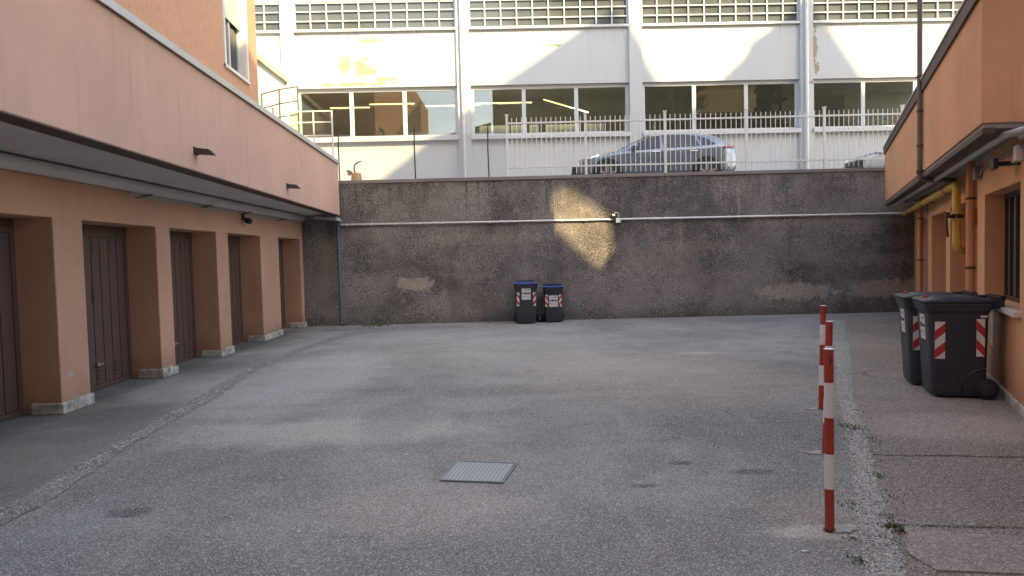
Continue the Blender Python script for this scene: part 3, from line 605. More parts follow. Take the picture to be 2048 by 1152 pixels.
# thin conduit and joints on walls
mb = MB(rw); mb.tube([(.02, 3, 2.50), (.02, 8.55, 2.50), (.02, 8.62, 2.44)], .014, 8); mb.build('cable', M['soffr'], rb, smooth=True)
for y_ in (9.02, 14.45): mb = MB(rw); mb.tube([(.02, y_, 2.5), (.02, y_, .3)], .010, 8); mb.build('cable', M['soffr'], rb, smooth=True)
mb = MB(rp); mb.tube([(.008, 4.42, 2.72), (.008, 4.42, 3.84)], .008, 6); mb.build('cable', M['rust'], rb)
mb = MB(rw); mb.box(0, .08, 8.62, 8.80, 2.40, 2.55); mb.build('meter_box', M['soffr'], rb, bevel=.008)
mb = MB(rw)
for k in range(5): mb.box(0, .008, 8.93, 9.06, 1.86+k*.045, 1.885+k*.045)
mb.build('air_vent', M['red'], rb)
mb = MB(rw)                                                                    # white paint smear
pts = []
for k in range(14):
    f = k/13; pts.append((7.95+random.uniform(-.012, .012)-.05*f, .46+.44*f))
for k in range(14):
    f = 1-k/13; pts.append((8.10+random.uniform(-.02, .02)-.05*(1-f), .46+.44*f+random.uniform(-.01, .01)))
mb.prism([(p[0], p[1]) for p in pts], .0, .003, 'x'); mb.build('paint_smear', M['whitepaint'], rb)
# pipes (own things)
def vpipe(name, label, s_, off, r, z0, z1, m, path=None):
    e = empty(name, rw(off, s_, z0), label, 'pipe', 'pipes on the right building wall')
    mb = MB(rw); mb.tube([(off, s_, z0), (off, s_, z1)], r, 18); mb.build('pipe', m, e, smooth=False, autos=True)
    for zz in (.4, 1.3, 2.18): mb = MB(rw); mb.tube([(off, s_, zz), (off, s_, zz+.03)], r+.007, 18); mb.box(0, off, s_-.012, s_+.012, zz, zz+.02); mb.build('bracket', M['rust'], e)
    return e
vpipe('downpipe', 'thick orange downpipe just left of the barred window', 9.03, .065, .048, 0, 2.66, M['pipeor'])
vpipe('downpipe', 'farther orange downpipe beside the far doorway', 15.15, .09, .052, 0, 2.66, M['pipeor'])
tp = empty('downpipe', (6.05, 10.62, 2.7), 'tall dark grey downpipe rising in front of the right roof edge', 'pipe', 'pipes on the right building wall')
mb = MB(); mb.tube([(5.99, 10.42, 9), (5.99, 10.42, 2.68), (6.0, 10.43, 2.60), (6.07, 10.44, 2.575), (6.55, 10.50, 2.565)], .036, 16); mb.build('pipe', M['pipegrey'], tp, autos=True)
for zz in (3.05, 3.55, 4.05): mb = MB(); mb.cyl((5.99, 10.42, zz), .044, .03, 16); mb.tube([(5.99, 10.42, zz+.015), (6.2, 10.52, zz+.015)], .007, 6); mb.build('bracket', M['rust'], tp)
mb = MB(); mb.cyl((5.99, 10.42, 2.66), .045, .05, 16); mb.build('collar', M['rust'], tp)
gp_ = empty('gas_pipe', (6.15, 9.8, 1.5), 'yellow gas pipe with flange and lever valve under the right soffit', 'pipe')
arc = lambda c, a, b, r, n=6: [tuple(Vector(c)+Vector(a)*r*math.cos(math.pi/2*k/n)+Vector(b)*r*math.sin(math.pi/2*k/n)) for k in range(n+1)]
hd = Vector((9.45-6.17, 17.1-9.85, 0)).normalized()
mb = MB(); top = Vector((6.17, 9.85, 2.44))
mb.tube([(9.45, 17.1, 2.40), tuple(top+hd*.12), tuple(top+hd*.04+Vector((0, 0, -.015))), tuple(top+Vector((0, 0, -.06))), (6.17, 9.85, 1.66), (6.18, 9.855, 1.59), (6.21, 9.87, 1.545), (6.26, 9.89, 1.53), (6.40, 9.95, 1.53)], .053, 18); mb.build('pipe', M['gas'], gp_, autos=True)
mb = MB(); mb.cyl((6.17, 9.85, 1.955), .088, .018, 24); mb.cyl((6.17, 9.85, 2.035), .088, .018, 24)
for k in range(6): a = k*math.pi/3; mb.cyl((6.17+.072*math.cos(a), 9.85+.072*math.sin(a), 1.935), .010, .14, 8)
mb.build('flange', M['gas'], gp_)
mb = MB(); mb.cyl((6.17, 9.85, 1.975), .082, .058, 20); mb.tube([(6.17, 9.85, 2.005), (6.02, 9.78, 2.005)], .02, 10); mb.build('valve', M['black_pl'], gp_)
mb = MB(); mb.box(5.965, 6.02, 9.75, 9.80, 1.98, 2.06); mb.tube([(5.985, 9.775, 2.0), (5.985, 9.77, 1.85), (6.0, 9.765, 1.72)], [.016, .022, .014], 8); mb.build('lever', M['rust'], gp_)
for f in (.12, .5, .85):
    q = top.lerp(Vector((9.45, 17.1, 2.40)), f); mb = MB(); mb.tube([tuple(q-hd*.02), tuple(q+hd*.02)], .060, 16); mb.tube([tuple(q), tuple(q+Vector((.35, -.12, 0)))], .009, 6); mb.build('bracket', M['rust'], gp_)
hs = empty('gas_hose', (6.2, 9.55, 1.3), 'short bright yellow hose with dark tap behind the bins', 'hose')
mb = MB(); mb.tube([(6.215, 9.60, 1.25), (6.19, 9.58, .95), (6.18, 9.57, .4), (6.2, 9.6, 0)], .027, 12); mb.build('hose', M['hose'], hs, smooth=True)
mb = MB(); mb.cyl((6.215, 9.60, 1.25), .036, .10, 12); mb.tube([(6.215, 9.6, 1.35), (6.25, 9.62, 1.42), (6.30, 9.66, 1.42)], .016, 8); mb.tube([(6.2, 9.55, 1.34), (6.26, 9.6, 1.36)], .012, 8); mb.build('tap', M['darkmetal'], hs)
fl = empty('floodlight', rw(0, 6.75, 2.36), 'small black floodlight on the right wall beside a white box', 'lamp')
mb = MB(rw); mb.box(.16, .20, 6.80, 6.98, 2.33, 2.43); mb.box(.05, .16, 6.84, 6.92, 2.36, 2.40); mb.tube([(0, 6.72, 2.36), (.08, 6.80, 2.36)], .015, 8); mb.build('head', M['black_pl'], fl, bevel=.006)
mb = MB(rw); mb.box(0, .06, 6.60, 6.72, 2.38, 2.52); mb.build('control_box', M['white_pl'], fl, bevel=.006)

# ================================================================== WHITE FACTORY
wb = empty('factory_building', (0, 23.6, 0), 'long white factory with ribbon windows above and behind the retaining wall', 'building')
wf = lambda x, d, z_: (x, 23.6+.0195*x-d, z_)
wfd = lambda d, x, z_: wf(x, d, z_)
PIL = [-7.10, -1.42, 4.24, 9.90, 15.6]
LO, HI = 5.60, 7.24; UL, UH = 9.10, 10.02
bays = [(PIL[i]+.22, PIL[i+1]-.22) for i in range(4)]
holes = [(a, b, LO, HI) for a, b in bays] + [(a, b, UL, UH) for a, b in bays] + [(-8.9, -7.32, UL, UH)]
mb = MB(wfd); wall(mb, -14, 22, 3.4, 13, -.35, 0, holes); mb.build('wall', M['white'], wb)
for x in PIL: mb = MB(wf); mb.box(x-.21, x+.21, .002, .10, 3.4, 12.9); mb.build('pilaster', M['white'], wb, bevel=.008)
mb = MB(wf); mb.box(-14, 22, .0, .16, 10.28, 10.45); mb.build('string_course', M['white'], wb)
for i, (a, b) in enumerate(bays):
    mb = MB(wf); mb.box(a-.02 if i else a-.02, b+.02, .001, .16, LO-.14, LO-.004); mb.build('sill', M['whiteframe'], wb, bevel=.006)
    mb = MB(wf); D0, D1 = -.20, -.12; f = .10
    mb.box(a, b, D0, D1, HI-f*1.2, HI); mb.box(a, b, D0, D1, LO, LO+f*.8)
    n = 3; wv = (b-a)/n
    for k in range(n+1):
        x = a+wv*k; h0 = .045 if 0 < k < n else .0
        x0_, x1_ = (x-.065, x+.065) if 0 < k < n else ((x, x+.10) if k == 0 else (x-.10, x)); mb.box(x0_, x1_, D0-.002, D1+.004, LO+f*.8, HI-f*1.2)
    fr_ = mb.build('window', M['whiteframe'], wb, bevel=.004)
    for k in range(n): mb = MB(wf); mb.box(a+wv*k+.04, a+wv*(k+1)-.04, -.165, -.16, LO+.05, HI-.08); mb.build('pane', M['glass'], fr_)
    # upper grid window
    mb = MB(wf); mb.box(a, b, -.10, -.02, UL, UL+.05); mb.box(a, b, -.10, -.02, UH-.05, UH)
    n = 10 if i < 3 else 10
    for k in range(n+1):
        x = a+(b-a)*k/n; x = min(max(x, a+.025), b-.025); mb.box(x-.019, x+.019, -.098, -.018, UL+.05, UH-.05)
    for j in (1, 2): zz = UL+(UH-UL)*j/3; mb.box(a, b, -.094, -.014, zz-.018, zz+.018)
    g_ = mb.build('grid_window', M['whiteframe'], wb)
    mb = MB(wf); mb.box(a, b, -.085, -.08, UL+.03, UH-.03); mb.build('pane', M['dirtyglass'], g_)
    mb = MB(wf); mb.box(a-.08, b+.08, .0, .10, UL-.07, UL-.003); mb.build('sill', M['whiteframe'], wb, bevel=.006)
mb = MB(wf); a, b = -8.9, -7.32; mb.box(a, b, -.10, -.02, UL, UL+.05); mb.box(a, b, -.10, -.02, UH-.05, UH)
for k in range(4): x = min(max(a+(b-a)*k/3, a+.025), b-.025); mb.box(x-.019, x+.019, -.098, -.018, UL+.05, UH-.05)
for j in (1, 2): zz = UL+(UH-UL)*j/3; mb.box(a, b, -.094, -.014, zz-.018, zz+.018)
g_ = mb.build('grid_window', M['whiteframe'], wb); mb = MB(wf); mb.box(a, b, -.085, -.08, UL+.03, UH-.03); mb.build('pane', M['dirtyglass'], g_)
mb = MB(wf); mb.box(a-.08, b+.08, .0, .10, UL-.07, UL-.003); mb.build('sill', M['whiteframe'], wb)
# rooms
mb = MB(wf); mb.box(-9.5, 18, -7.1, -7.0, 4.6, 8.3); mb.box(-9.5, 18, -7.0, -.36, 8.2, 8.3); mb.box(-9.5, 18, -7.0, -.36, 4.6, 4.7); mb.box(-9.6, -9.5, -7, -.36, 4.6, 8.3)
for x in (4.4, 6.0): mb.box(x, x+.12, -3.4, -2.2, 4.7, 8.2)
mb.build('interior_wall', M['room'], wb)
mb = MB(wf); mb.box(-9.5, 18, -1.3, -1.2, 8.5, 10.8); mb.box(-9.5, 18, -3.0, -.36, 10.4, 10.5); mb.box(-9.5, 18, -3, -.36, 8.45, 8.5); mb.build('upper_interior', M['upper_room'], wb)
def inside(name, label, cat, b_, m, grp=None):
    x0_, x1_, d0, d1, z0_, z1_ = b_; e = MB(wf); e.box(x0_, x1_, d0, d1, z0_, z1_); o = e.build(name, m, bevel=.01); return tag(o, label, cat, grp)
for k, (xa, xb, d_, z_, z2) in enumerate(((-6.3, -4.9, -2.0, 7.02, 7.02), (-4.75, -3.2, -1.2, 6.95, 6.95), (-3.0, -1.0, -2.6, 7.15, 7.15), (-1.1, .85, -1.4, 6.95, 6.95), (1.25, 2.85, -1.2, 7.0, 6.62))):
    e = MB(wf); p0 = Vector(wf(xa, d_, z_)); p1 = Vector(wf(xb, d_-.5 if z2 != z_ else d_, z2)); e2 = MB(); e2.tube([p0, p1], .022, 8); o = e2.build('tube_lamp', M['tube'])
    where = ('in the first factory pane from the left', 'in the second factory pane from the left', 'in the third pane, farthest back', 'left of the steel fence start', 'slanting, in the fifth factory pane')[k]
    la = bpy.data.lights.new('tube_glow', 'AREA'); la.shape = 'RECTANGLE'; la.size = (p1-p0).length; la.size_y = .08; la.energy = 26; la.color = (1, .97, .82)
    lo = bpy.data.objects.new('tube_glow', la); COL.objects.link(lo); lo.parent = o; lo.location = (p0+p1)/2+Vector((0, 0, -.05))
    tag(o, 'lit yellow tube lamp '+where, 'lamp', 'tube lamps inside the factory')
bx_ = ((-.95, .05, 'wide'), (.1, .62, 'short'), (.72, 1.02, 'narrow'), (1.3, 2.4, 'widest'), (2.55, 3.2, 'last'))
for k, (xa, xb, nm) in enumerate(bx_):
    inside('card_box', f'pale {nm} card box standing on the factory window sill, number {("one","two","three","four","five")[k]} from the left', 'box', (xa, xb, -.42, -.24, LO-.02, LO+.36), M['board'], 'pale boxes on the factory sill')
e = empty('timber_stack', wf(7.2, -1.2, 5.6), 'stack of light brown boards seen through the factory window above the car', 'timber')
for k in range(6): mb = MB(wf); o_ = random.uniform(-.2, .2); mb.box(6.55+o_, 8.3+o_*.3, -.75, -.3, 6.26+k*.15, 6.40+k*.15); mb.build('board', M['wood'], e)
mb = MB(wf); mb.box(6.4, 6.5, -1.6, -.9, 4.7, 7.2); mb.box(8.4, 8.5, -1.6, -.9, 4.7, 7.2); mb.box(6.4, 8.5, -1.6, -.9, 6.14, 6.24); mb.build('rack', M['roomdark'], e)
e = empty('storage_rack', wf(9, -1.4, 5.6), 'dark storage rack inside the factory right of the boards', 'rack')
mb = MB(wf); mb.box(8.6, 9.7, -1.7, -1.6, 4.7, 7.9)
for zz in (5.9, 6.35, 6.8): mb.box(8.6, 9.7, -1.6, -1.0, zz, zz+.05)
mb.build('frame', M['roomdark'], e)
for k in range(3): mb = MB(wf); mb.box(9.15, 9.38, -1.2, -1.0, 5.96+k*.45, 6.18+k*.45); mb.build('tray', M['greymetal'], e)
e = empty('handcart', wf(6, -.9, 5.6), 'long dark rail trolley behind the factory glass above the car roof', 'trolley')
mb = MB(wf); mb.tube([wf(0, 0, 0) and (5.0, -.8, 5.7), (5.0, -.8, 6.12), (5.1, -.8, 6.2), (9.5, -.8, 6.25)], .035, 8); mb.build('rail', M['greymetal'], e)
mb = MB(wf)
for k in range(12): mb.box(5.15+k*.37, 5.42+k*.37, -.98, -.86, 5.4, 6.08)
mb.build('slats', M['roomdark'], e)
e = MB(wf); e.box(10.7, 11.9, -1.6, -1.5, 5.4, 7.0); o = tag(e.build('steel_sheet', M['greymetal']), 'grey steel sheet leaning inside the rightmost factory window', 'sheet')
e = MB(wf); e.prism([(11.6, 5.6), (11.9, 5.95), (12.6, 6.02), (13.3, 5.8), (13.4, 5.6)], -1.2, -.6, 'y'); 
o = MB(); o.v = e.v; o.f = e.f; o.mi = e.mi; tag(o.build('cloth_heap', M['board']), 'pale heap of material on the sill at far right', 'cloth')
# wing on the left with stained coping
wg = empty('side_wing', (-8.6, 21.5, 3.45), 'white side wing joined to the factory, dark stained coping, behind the terrace', 'building')
mb = MB(); mb.box(-12, -7.22, 16.5, 23.4, 3.45, 7.42); mb.build('wall', M['white'], wg)
mb = MB(); mb.box(-12, -7.12, 16.4, 23.4, 7.423, 7.60); mb.build('coping', M['stain_coping'], wg, bevel=.01)
# factory downpipes
for x, lab in ((-1.42, 'white downpipe down the factory pilaster left of the steel fence'), (9.90, 'grey white downpipe down the factory pilaster beyond the silver car')):
    e = empty('factory_downpipe', wf(x, .18, 3.5), lab, 'pipe', 'downpipes on the factory')
    mb = MB(wf); mb.tube([(x-.03, .17, 12), (x-.03, .17, 3.5)], .055, 12); mb.build('pipe', M['fencepaint'] if x > 0 else M['whiteframe'], e, autos=True)
    for zz in (4.1, 6.0, 7.9, 8.4, 10.0): mb = MB(wf); mb.cyl((x-.03, .17, zz), .066, .04, 12); mb.build('bracket', M['fencepaint'], e)

# ================================================================== FENCES
FY = WY+.12
fe = empty('steel_fence', (1, FY, 3.56), 'cream painted steel bar fence on top of the retaining wall', 'fence')
posts = [(.0, 3.56)]
fx = [-.03, 1.90, 3.86, 5.86, 7.78, 9.70, 11.6]
for x in fx:
    mb = MB(); mb.box(x-.028, x+.028, FY-.028, FY+.028, 3.56, 5.06); mb.box(x-.042, x+.042, FY-.042, FY+.042, 5.061, 5.085); mb.build('post', M['fencepaint'], fe)
for i in range(len(fx)-1):
    a, b = fx[i]+.028, fx[i+1]-.028
    for zz in (4.87, 3.79): mb = MB(); mb.box(a, b, FY-.02, FY+.02, zz-.02, zz+.02); mb.build('rail', M['fencepaint'], fe)
    n = 16; st = (fx[i+1]-fx[i])/n
    for k in range(1, n):
        x = fx[i]+st*k; mb = MB(); mb.tube([(x, FY, 3.62), (x, FY, 5.0)], .0092, 8); mb.build('bar', M['fencepaint'], fe)
# chain link
cf = empty('chain_link_fence', (-2.2, FY, 3.56), 'sagging chain link fence with thin black posts left of the steel fence', 'fence')
for x in (-4.18, -2.31, -.50):
    mb = MB(); mb.tube([(x, FY, 3.5), (x-.01, FY, 4.3), (x, FY, 4.84)], .017, 8); mb.build('post', M['darkmetal'], cf)
mb = MB(); x0_, x1_, z0_, z1_ = -4.18, -.05, 3.57, 4.72; cw, chh = .075, .042
nxl = int((x1_-x0_)/cw); nzl = int((z1_-z0_)/chh)
def cl(i, j):
    x = x0_+i*cw/2; zt = z0_+j*chh/2; sag = -.05*abs(math.sin((x-x0_)*1.7))*(j/(2*nzl)); return Vector((x, FY+.004*((i+j) % 2), zt+sag))
def wire(p, q, r):
    d = (q-p).normalized(); n_ = Vector((0, 1, 0)); b_ = d.cross(n_)
    vs = [tuple(c+o_) for c in (p, q) for o_ in (n_*r, b_*r, -n_*r, -b_*r)]; mb.add(vs, [(k, (k+1) % 4, 4+(k+1) % 4, 4+k) for k in range(4)])
for i in range(2*nxl):
    for j in range(2*nzl):
        if (i+j) % 2 == 0: wire(cl(i, j), cl(i+1, j+1), .0028)
        else: wire(cl(i, j+1), cl(i+1, j), .0028)
mb.build('wire_mesh', M['steel'], cf)
# iron landing rail + glazed screen beyond the terrace
Yr = 20.5
rl = empty('landing_railing', (-6.5, Yr, 5.1), 'rusty brown iron railing on the landing against the white wing', 'railing')
mb = MB()
A = [(-7.01, 6.42), (-6.51, 6.53), (-5.98, 6.60)]
for (x, zt), zb in zip(A, (4.9, 4.9, 4.6)): mb.box(x-.016, x+.016, Yr-.016, Yr+.016, zb, zt)
mb.box(-6.72, -6.69, Yr-.015, Yr+.015, 4.9, 6.02); mb.build('post', M['rust'], rl)
mb = MB()
for dz in (0, -.40, -.78): mb.tube([(-7.01, Yr, 6.40+dz), (-6.51, Yr, 6.52+dz), (-5.98, Yr, 6.59+dz)], .017, 6)
mb.build('rail', M['rust'], rl)
mb = MB(); mb.box(-7.2, -5.9, Yr-.4, Yr+1.2, 4.75, 4.88); mb.build('landing', M['stain_coping'], rl)
sc_ = empty('glazed_screen', (-5.2, 19, 4.9), 'pale framed wired glass screen standing right of the iron railing', 'screen')
mb = MB(); ys = 19.0
for x in (-5.80, -5.15, -4.66): mb.box(x-.018, x+.018, ys-.018, ys+.018, 3.45, 5.57)
for zz in (5.57, 5.28, 4.93, 4.88): mb.box(-5.82, -4.64, ys-.014, ys+.014, zz-.014, zz+.014)
mb.build('frame', M['fencepaint'], sc_)
mb = MB(); mb.box(-5.78, -4.68, ys-.003, ys+.003, 4.95, 5.55); mb.build('pane', M['clear'], sc_)
mb = MB()
for k in range(26): x = -5.78+k*.043; 
for i in range(28):
    for j in range(30):
        p = Vector((-5.78+i*.04, ys, 3.6+j*.042)); s1 = 1 if (i+j) % 2 == 0 else -1
        wire(p+Vector((0, 0, .021-.021*s1)), p+Vector((.04, 0, .021+.021*s1)), .0026)
mb.build('wire_mesh', M['steel'], sc_)
# orange pot with curved tube
pt = empty('planter_pot', (-3.93, 18.35, 3.45), 'orange pot with a curved grey tube by the chain link fence', 'pot')
mb = MB(); mb.tube([(-3.93, 18.35, 3.45), (-3.93, 18.35, 3.52), (-3.92, 18.35, 3.80), (-3.92, 18.35, 3.84)], [.13, .15, .13, .10], 16); mb.build('body', M['pot'], pt, autos=True)
mb = MB(); mb.tube([(-3.95, 18.35, 3.8), (-3.98, 18.35, 3.95), (-3.97, 18.35, 4.03), (-3.90, 18.35, 4.10), (-3.82, 18.35, 4.13), (-3.79, 18.35, 4.12)], .022, 10); mb.build('tube', M['greymetal'], pt, smooth=True)
mb = MB(); 
for k in range(22):
    a = random.uniform(0, 6.28); l = random.uniform(.06, .14); x, z_ = -4.08+random.uniform(-.05, .05), 3.82+random.uniform(-.06, .05)
    mb.add([(x, 18.34, z_), (x+l*math.cos(a)*.5, 18.32+random.uniform(-.05, .05), z_+l*abs(math.sin(a))), (x+l*math.cos(a), 18.34, z_+.02)], [(0, 1, 2)])
M['dry'] = plain('dry_leaf', c4(.42, .34, .20), .8); mb.build('dry_twigs', M['dry'], pt)

# ================================================================== CAR
def make_car(label, paint, group):
    root = empty('parked_car', (0, 0, 0), label, 'car', group)
    prof = [(-2.20, .42, .50), (-2.18, .62, .66), (-2.10, .74, .77), (-1.85, .80, .85), (-1.55, .85, .91), (-1.25, .90, .965), (-1.0, .93, 1.03), (-.75, .945, 1.16), (-.45, .955, 1.31), (-.15, .965, 1.42), (.15, .975, 1.475), (.5, .985, 1.495), (.9, 1.0, 1.49), (1.25, 1.015, 1.465), (1.50, 1.03, 1.43), (1.70, 1.045, 1.36), (1.90, 1.05, 1.22), (2.08, 1.05, 1.10), (2.18, .98, 1.02), (2.22, .80, .85), (2.22, .45, .50)]
    def hw(x): # half width at belt
        return .90 - .20*max(0, (abs(x+.0)-1.55)/.67)**2.2
    rings = []
    for (x, zb, zt) in prof:
        h_ = hw(x); rise = max(0, zt-zb); cab = min(1, rise/.35); top_w = h_*(1-.10*(1-cab))-.30*cab*min(1, rise/.45)
        z0 = .24 if abs(x) < 2.1 else .34
        half = [(0, z0), (h_*.85, z0), (h_*.97, z0+.06), (h_, .55 if zb > .6 else zb*.9), (h_*.995, zb-.04), (h_*.965, zb), (top_w+.035 if cab > .3 else h_*.80, zt-.055*cab-.015), (top_w*.86, zt-.012), (top_w*.45, zt), (0, zt+.004)]
        ring = [(x, -y, z_) for y, z_ in half] + [(x, y, z_) for y, z_ in reversed(half[1:-1])]
        rings.append(ring)
    mb = MB(); mb.loft(rings); b = mb.build('body', paint, root, smooth=True)
    sb = b.modifiers.new('sub', 'SUBSURF'); sb.levels = 2; sb.render_levels = 2
    def yb(x, z_):
        # interpolate half width on the cabin side
        for i in range(len(prof)-1):
            if prof[i][0] <= x <= prof[i+1][0]:
                f = (x-prof[i][0])/(prof[i+1][0]-prof[i][0]); zb = prof[i][1]*(1-f)+prof[i+1][1]*f; zt = prof[i][2]*(1-f)+prof[i+1][2]*f; break
        h_ = hw(x); rise = max(.001, zt-zb); cab = min(1, rise/.35); tw = h_-.30*cab*min(1, rise/.45)+.035
        g = min(1, max(0, (z_-zb)/(rise-.07))) if rise > .08 else 0
        return h_*.965*(1-g)+tw*g
    for s_ in (-1, 1):
        for poly in (((-.78, .99), (.12, 1.02), (.12, 1.385), (-.12, 1.37), (-.42, 1.24)), ((.19, 1.02), (1.18, 1.06), (1.10, 1.36), (.9, 1.395), (.19, 1.405)), ((1.24, 1.065), (1.62, 1.10), (1.42, 1.27), (1.17, 1.345))):
            pts = [(x, s_*(yb(x, z_)+.012), z_) for x, z_ in poly]; pin = [(x, s_*(yb(x, z_)-.01), z_) for x, z_ in poly]; n = len(pts)
            mb = MB(); mb.add(pts+pin, [tuple(range(n)), tuple(reversed(range(n, 2*n)))]+[(i, (i+1) % n, n+(i+1) % n, n+i) for i in range(n)]); mb.build('side_window', M['carwin'], root)
        for wx in (-1.36, 1.36):
            mb = MB(); mb.cyl((wx, s_*.80, .35), .415, s_*.112, 36, 'y'); mb.build('wheel_arch', M['black_pl'], root)
            mb = MB(); mb.cyl((wx, s_*.72, .335), .335, s_*.20, 36, 'y'); wh = mb.build('wheel', M['rubber'], root, bevel=.03)
            mb = MB(); mb.cyl((wx, s_*.92, .335), .225, s_*.008, 30, 'y'); mb.cyl((wx, s_*.925, .335), .05, s_*.012, 16, 'y'); mb.build('rim', M['darkmetal'], wh)
            mb = MB()
            for k in range(5):
                a = k*2*math.pi/5+.3; ca, sa = math.cos(a), math.sin(a)
                mb.prism([(wx+ca*.04-sa*.025, .335+sa*.04+ca*.025), (wx+ca*.22-sa*.035, .335+sa*.22+ca*.035), (wx+ca*.22+sa*.035, .335+sa*.22-ca*.035), (wx+ca*.04+sa*.025, .335+sa*.04-ca*.025)], s_*.928, s_*.94, 'y')
            mb.build('spokes', M['chrome'], wh)
        mb = MB(); mb.tube([(-.60, s_*.90, 1.0), (-.60, s_*.98, 1.03)], .02, 8); mb.loft([rrect(.09, .05, .02, 0, 3)]*1, False) if 0 else None
        mb.build('mirror_stalk', M['black_pl'], root)
        mb = MB(); rr_ = [[(-.62+dx, s_*(1.0+.09*math.cos(a)), 1.06+.062*math.sin(a)*q) for a in [k*math.pi/6 for k in range(12)]] for dx, q in ((-.07, .5), (-.05, .9), (.0, 1), (.05, 1))]; mb.loft(rr_); mb.build('mirror', paint, root, smooth=True)
        for x in (-.02, 1.0): mb = MB(); mb.box(x-.11, x+.11, s_*.905-.012, s_*.905+.012, .90, .925); mb.build('door_handle', M['chrome'], root, bevel=.008)
        mb = MB()
        for (xa, za, xb, zb_) in ((-.82, .3, -.86, .94), (.15, .28, .15, 1.0), (1.02, .62, 1.22, 1.02)):
            mb.tube([(xa, s_*(hw(xa)+.002), za), (xb, s_*(hw(xb)+.000), zb_)], .006, 6)
        mb.build('door_gap', M['black_pl'], root)
        mb = MB(); mb.box(-1.0, 1.0, s_*.885-.02, s_*.885+.02, .24, .34); mb.build('side_skirt', M['black_pl'], root)
        mb = MB(); mb.add([(-2.13, s_*.66, .66), (-1.80, s_*.90, .76), (-1.70, s_*.905, .80), (-1.95, s_*.84, .80), (-2.13, s_*.68, .745)], [(0, 1, 2, 3, 4)])
        hl = mb.build('headlight', M['lampglass'], root); so = hl.modifiers.new('th', 'SOLIDIFY'); so.thickness = .03; so.offset = 0
        mb = MB(); mb.add([(2.20, s_*.50, 1.0), (2.12, s_*.80, .99), (1.86, s_*.895, .985), (1.84, s_*.895, 1.03), (2.10, s_*.80, 1.065), (2.19, s_*.5, 1.07)], [(0, 1, 2, 3, 4, 5)])
        hl = mb.build('tail_light', M['tail'], root); so = hl.modifiers.new('th', 'SOLIDIFY'); so.thickness = .03; so.offset = 0
    mb = MB(); mb.add([(-.98, -.66, 1.05), (-.98, .66, 1.05), (-.14, .54, 1.435), (-.14, -.54, 1.435)], [(0, 1, 2, 3)]); mb.build('windscreen', M['carwin'], root)
    mb = MB()
    for k in range(6): mb.box(-2.245, -2.20, -.55, .55, .40+k*.045, .42+k*.045)
    mb.build('grille', M['black_pl'], root)
    mb = MB(); mb.prism([(1.45, 1.465), (1.58, 1.50), (1.60, 1.48), (1.50, 1.45)], -.04, .04, 'y'); mb.build('antenna', M['black_pl'], root)
    return root
t = NT('tinted_car_window'); M['carwin'] = t.done(c4(.012, .015, .018), .03, spec=.6)
car = make_car('silver grey car parked on the lane behind the steel fence', M['carpaint'], 'cars parked on the upper lane')
car.location = (4.06, 20.45, 3.45)
car2 = copy_tree(car); car2.location = (12.15, 20.6, 3.45); car2['label'] = 'pale car of which only the nose shows beside the right roof'
for ch in car2.children:
    if ch.name.startswith(('body', 'mirror')) and not ch.name.startswith('mirror_stalk'): ch.data = ch.data.copy(); ch.data.materials[0] = M['carwhite']
for ch in car.children:
    if ch.name.startswith('mirror') and not ch.name.startswith('mirror_stalk'): pass

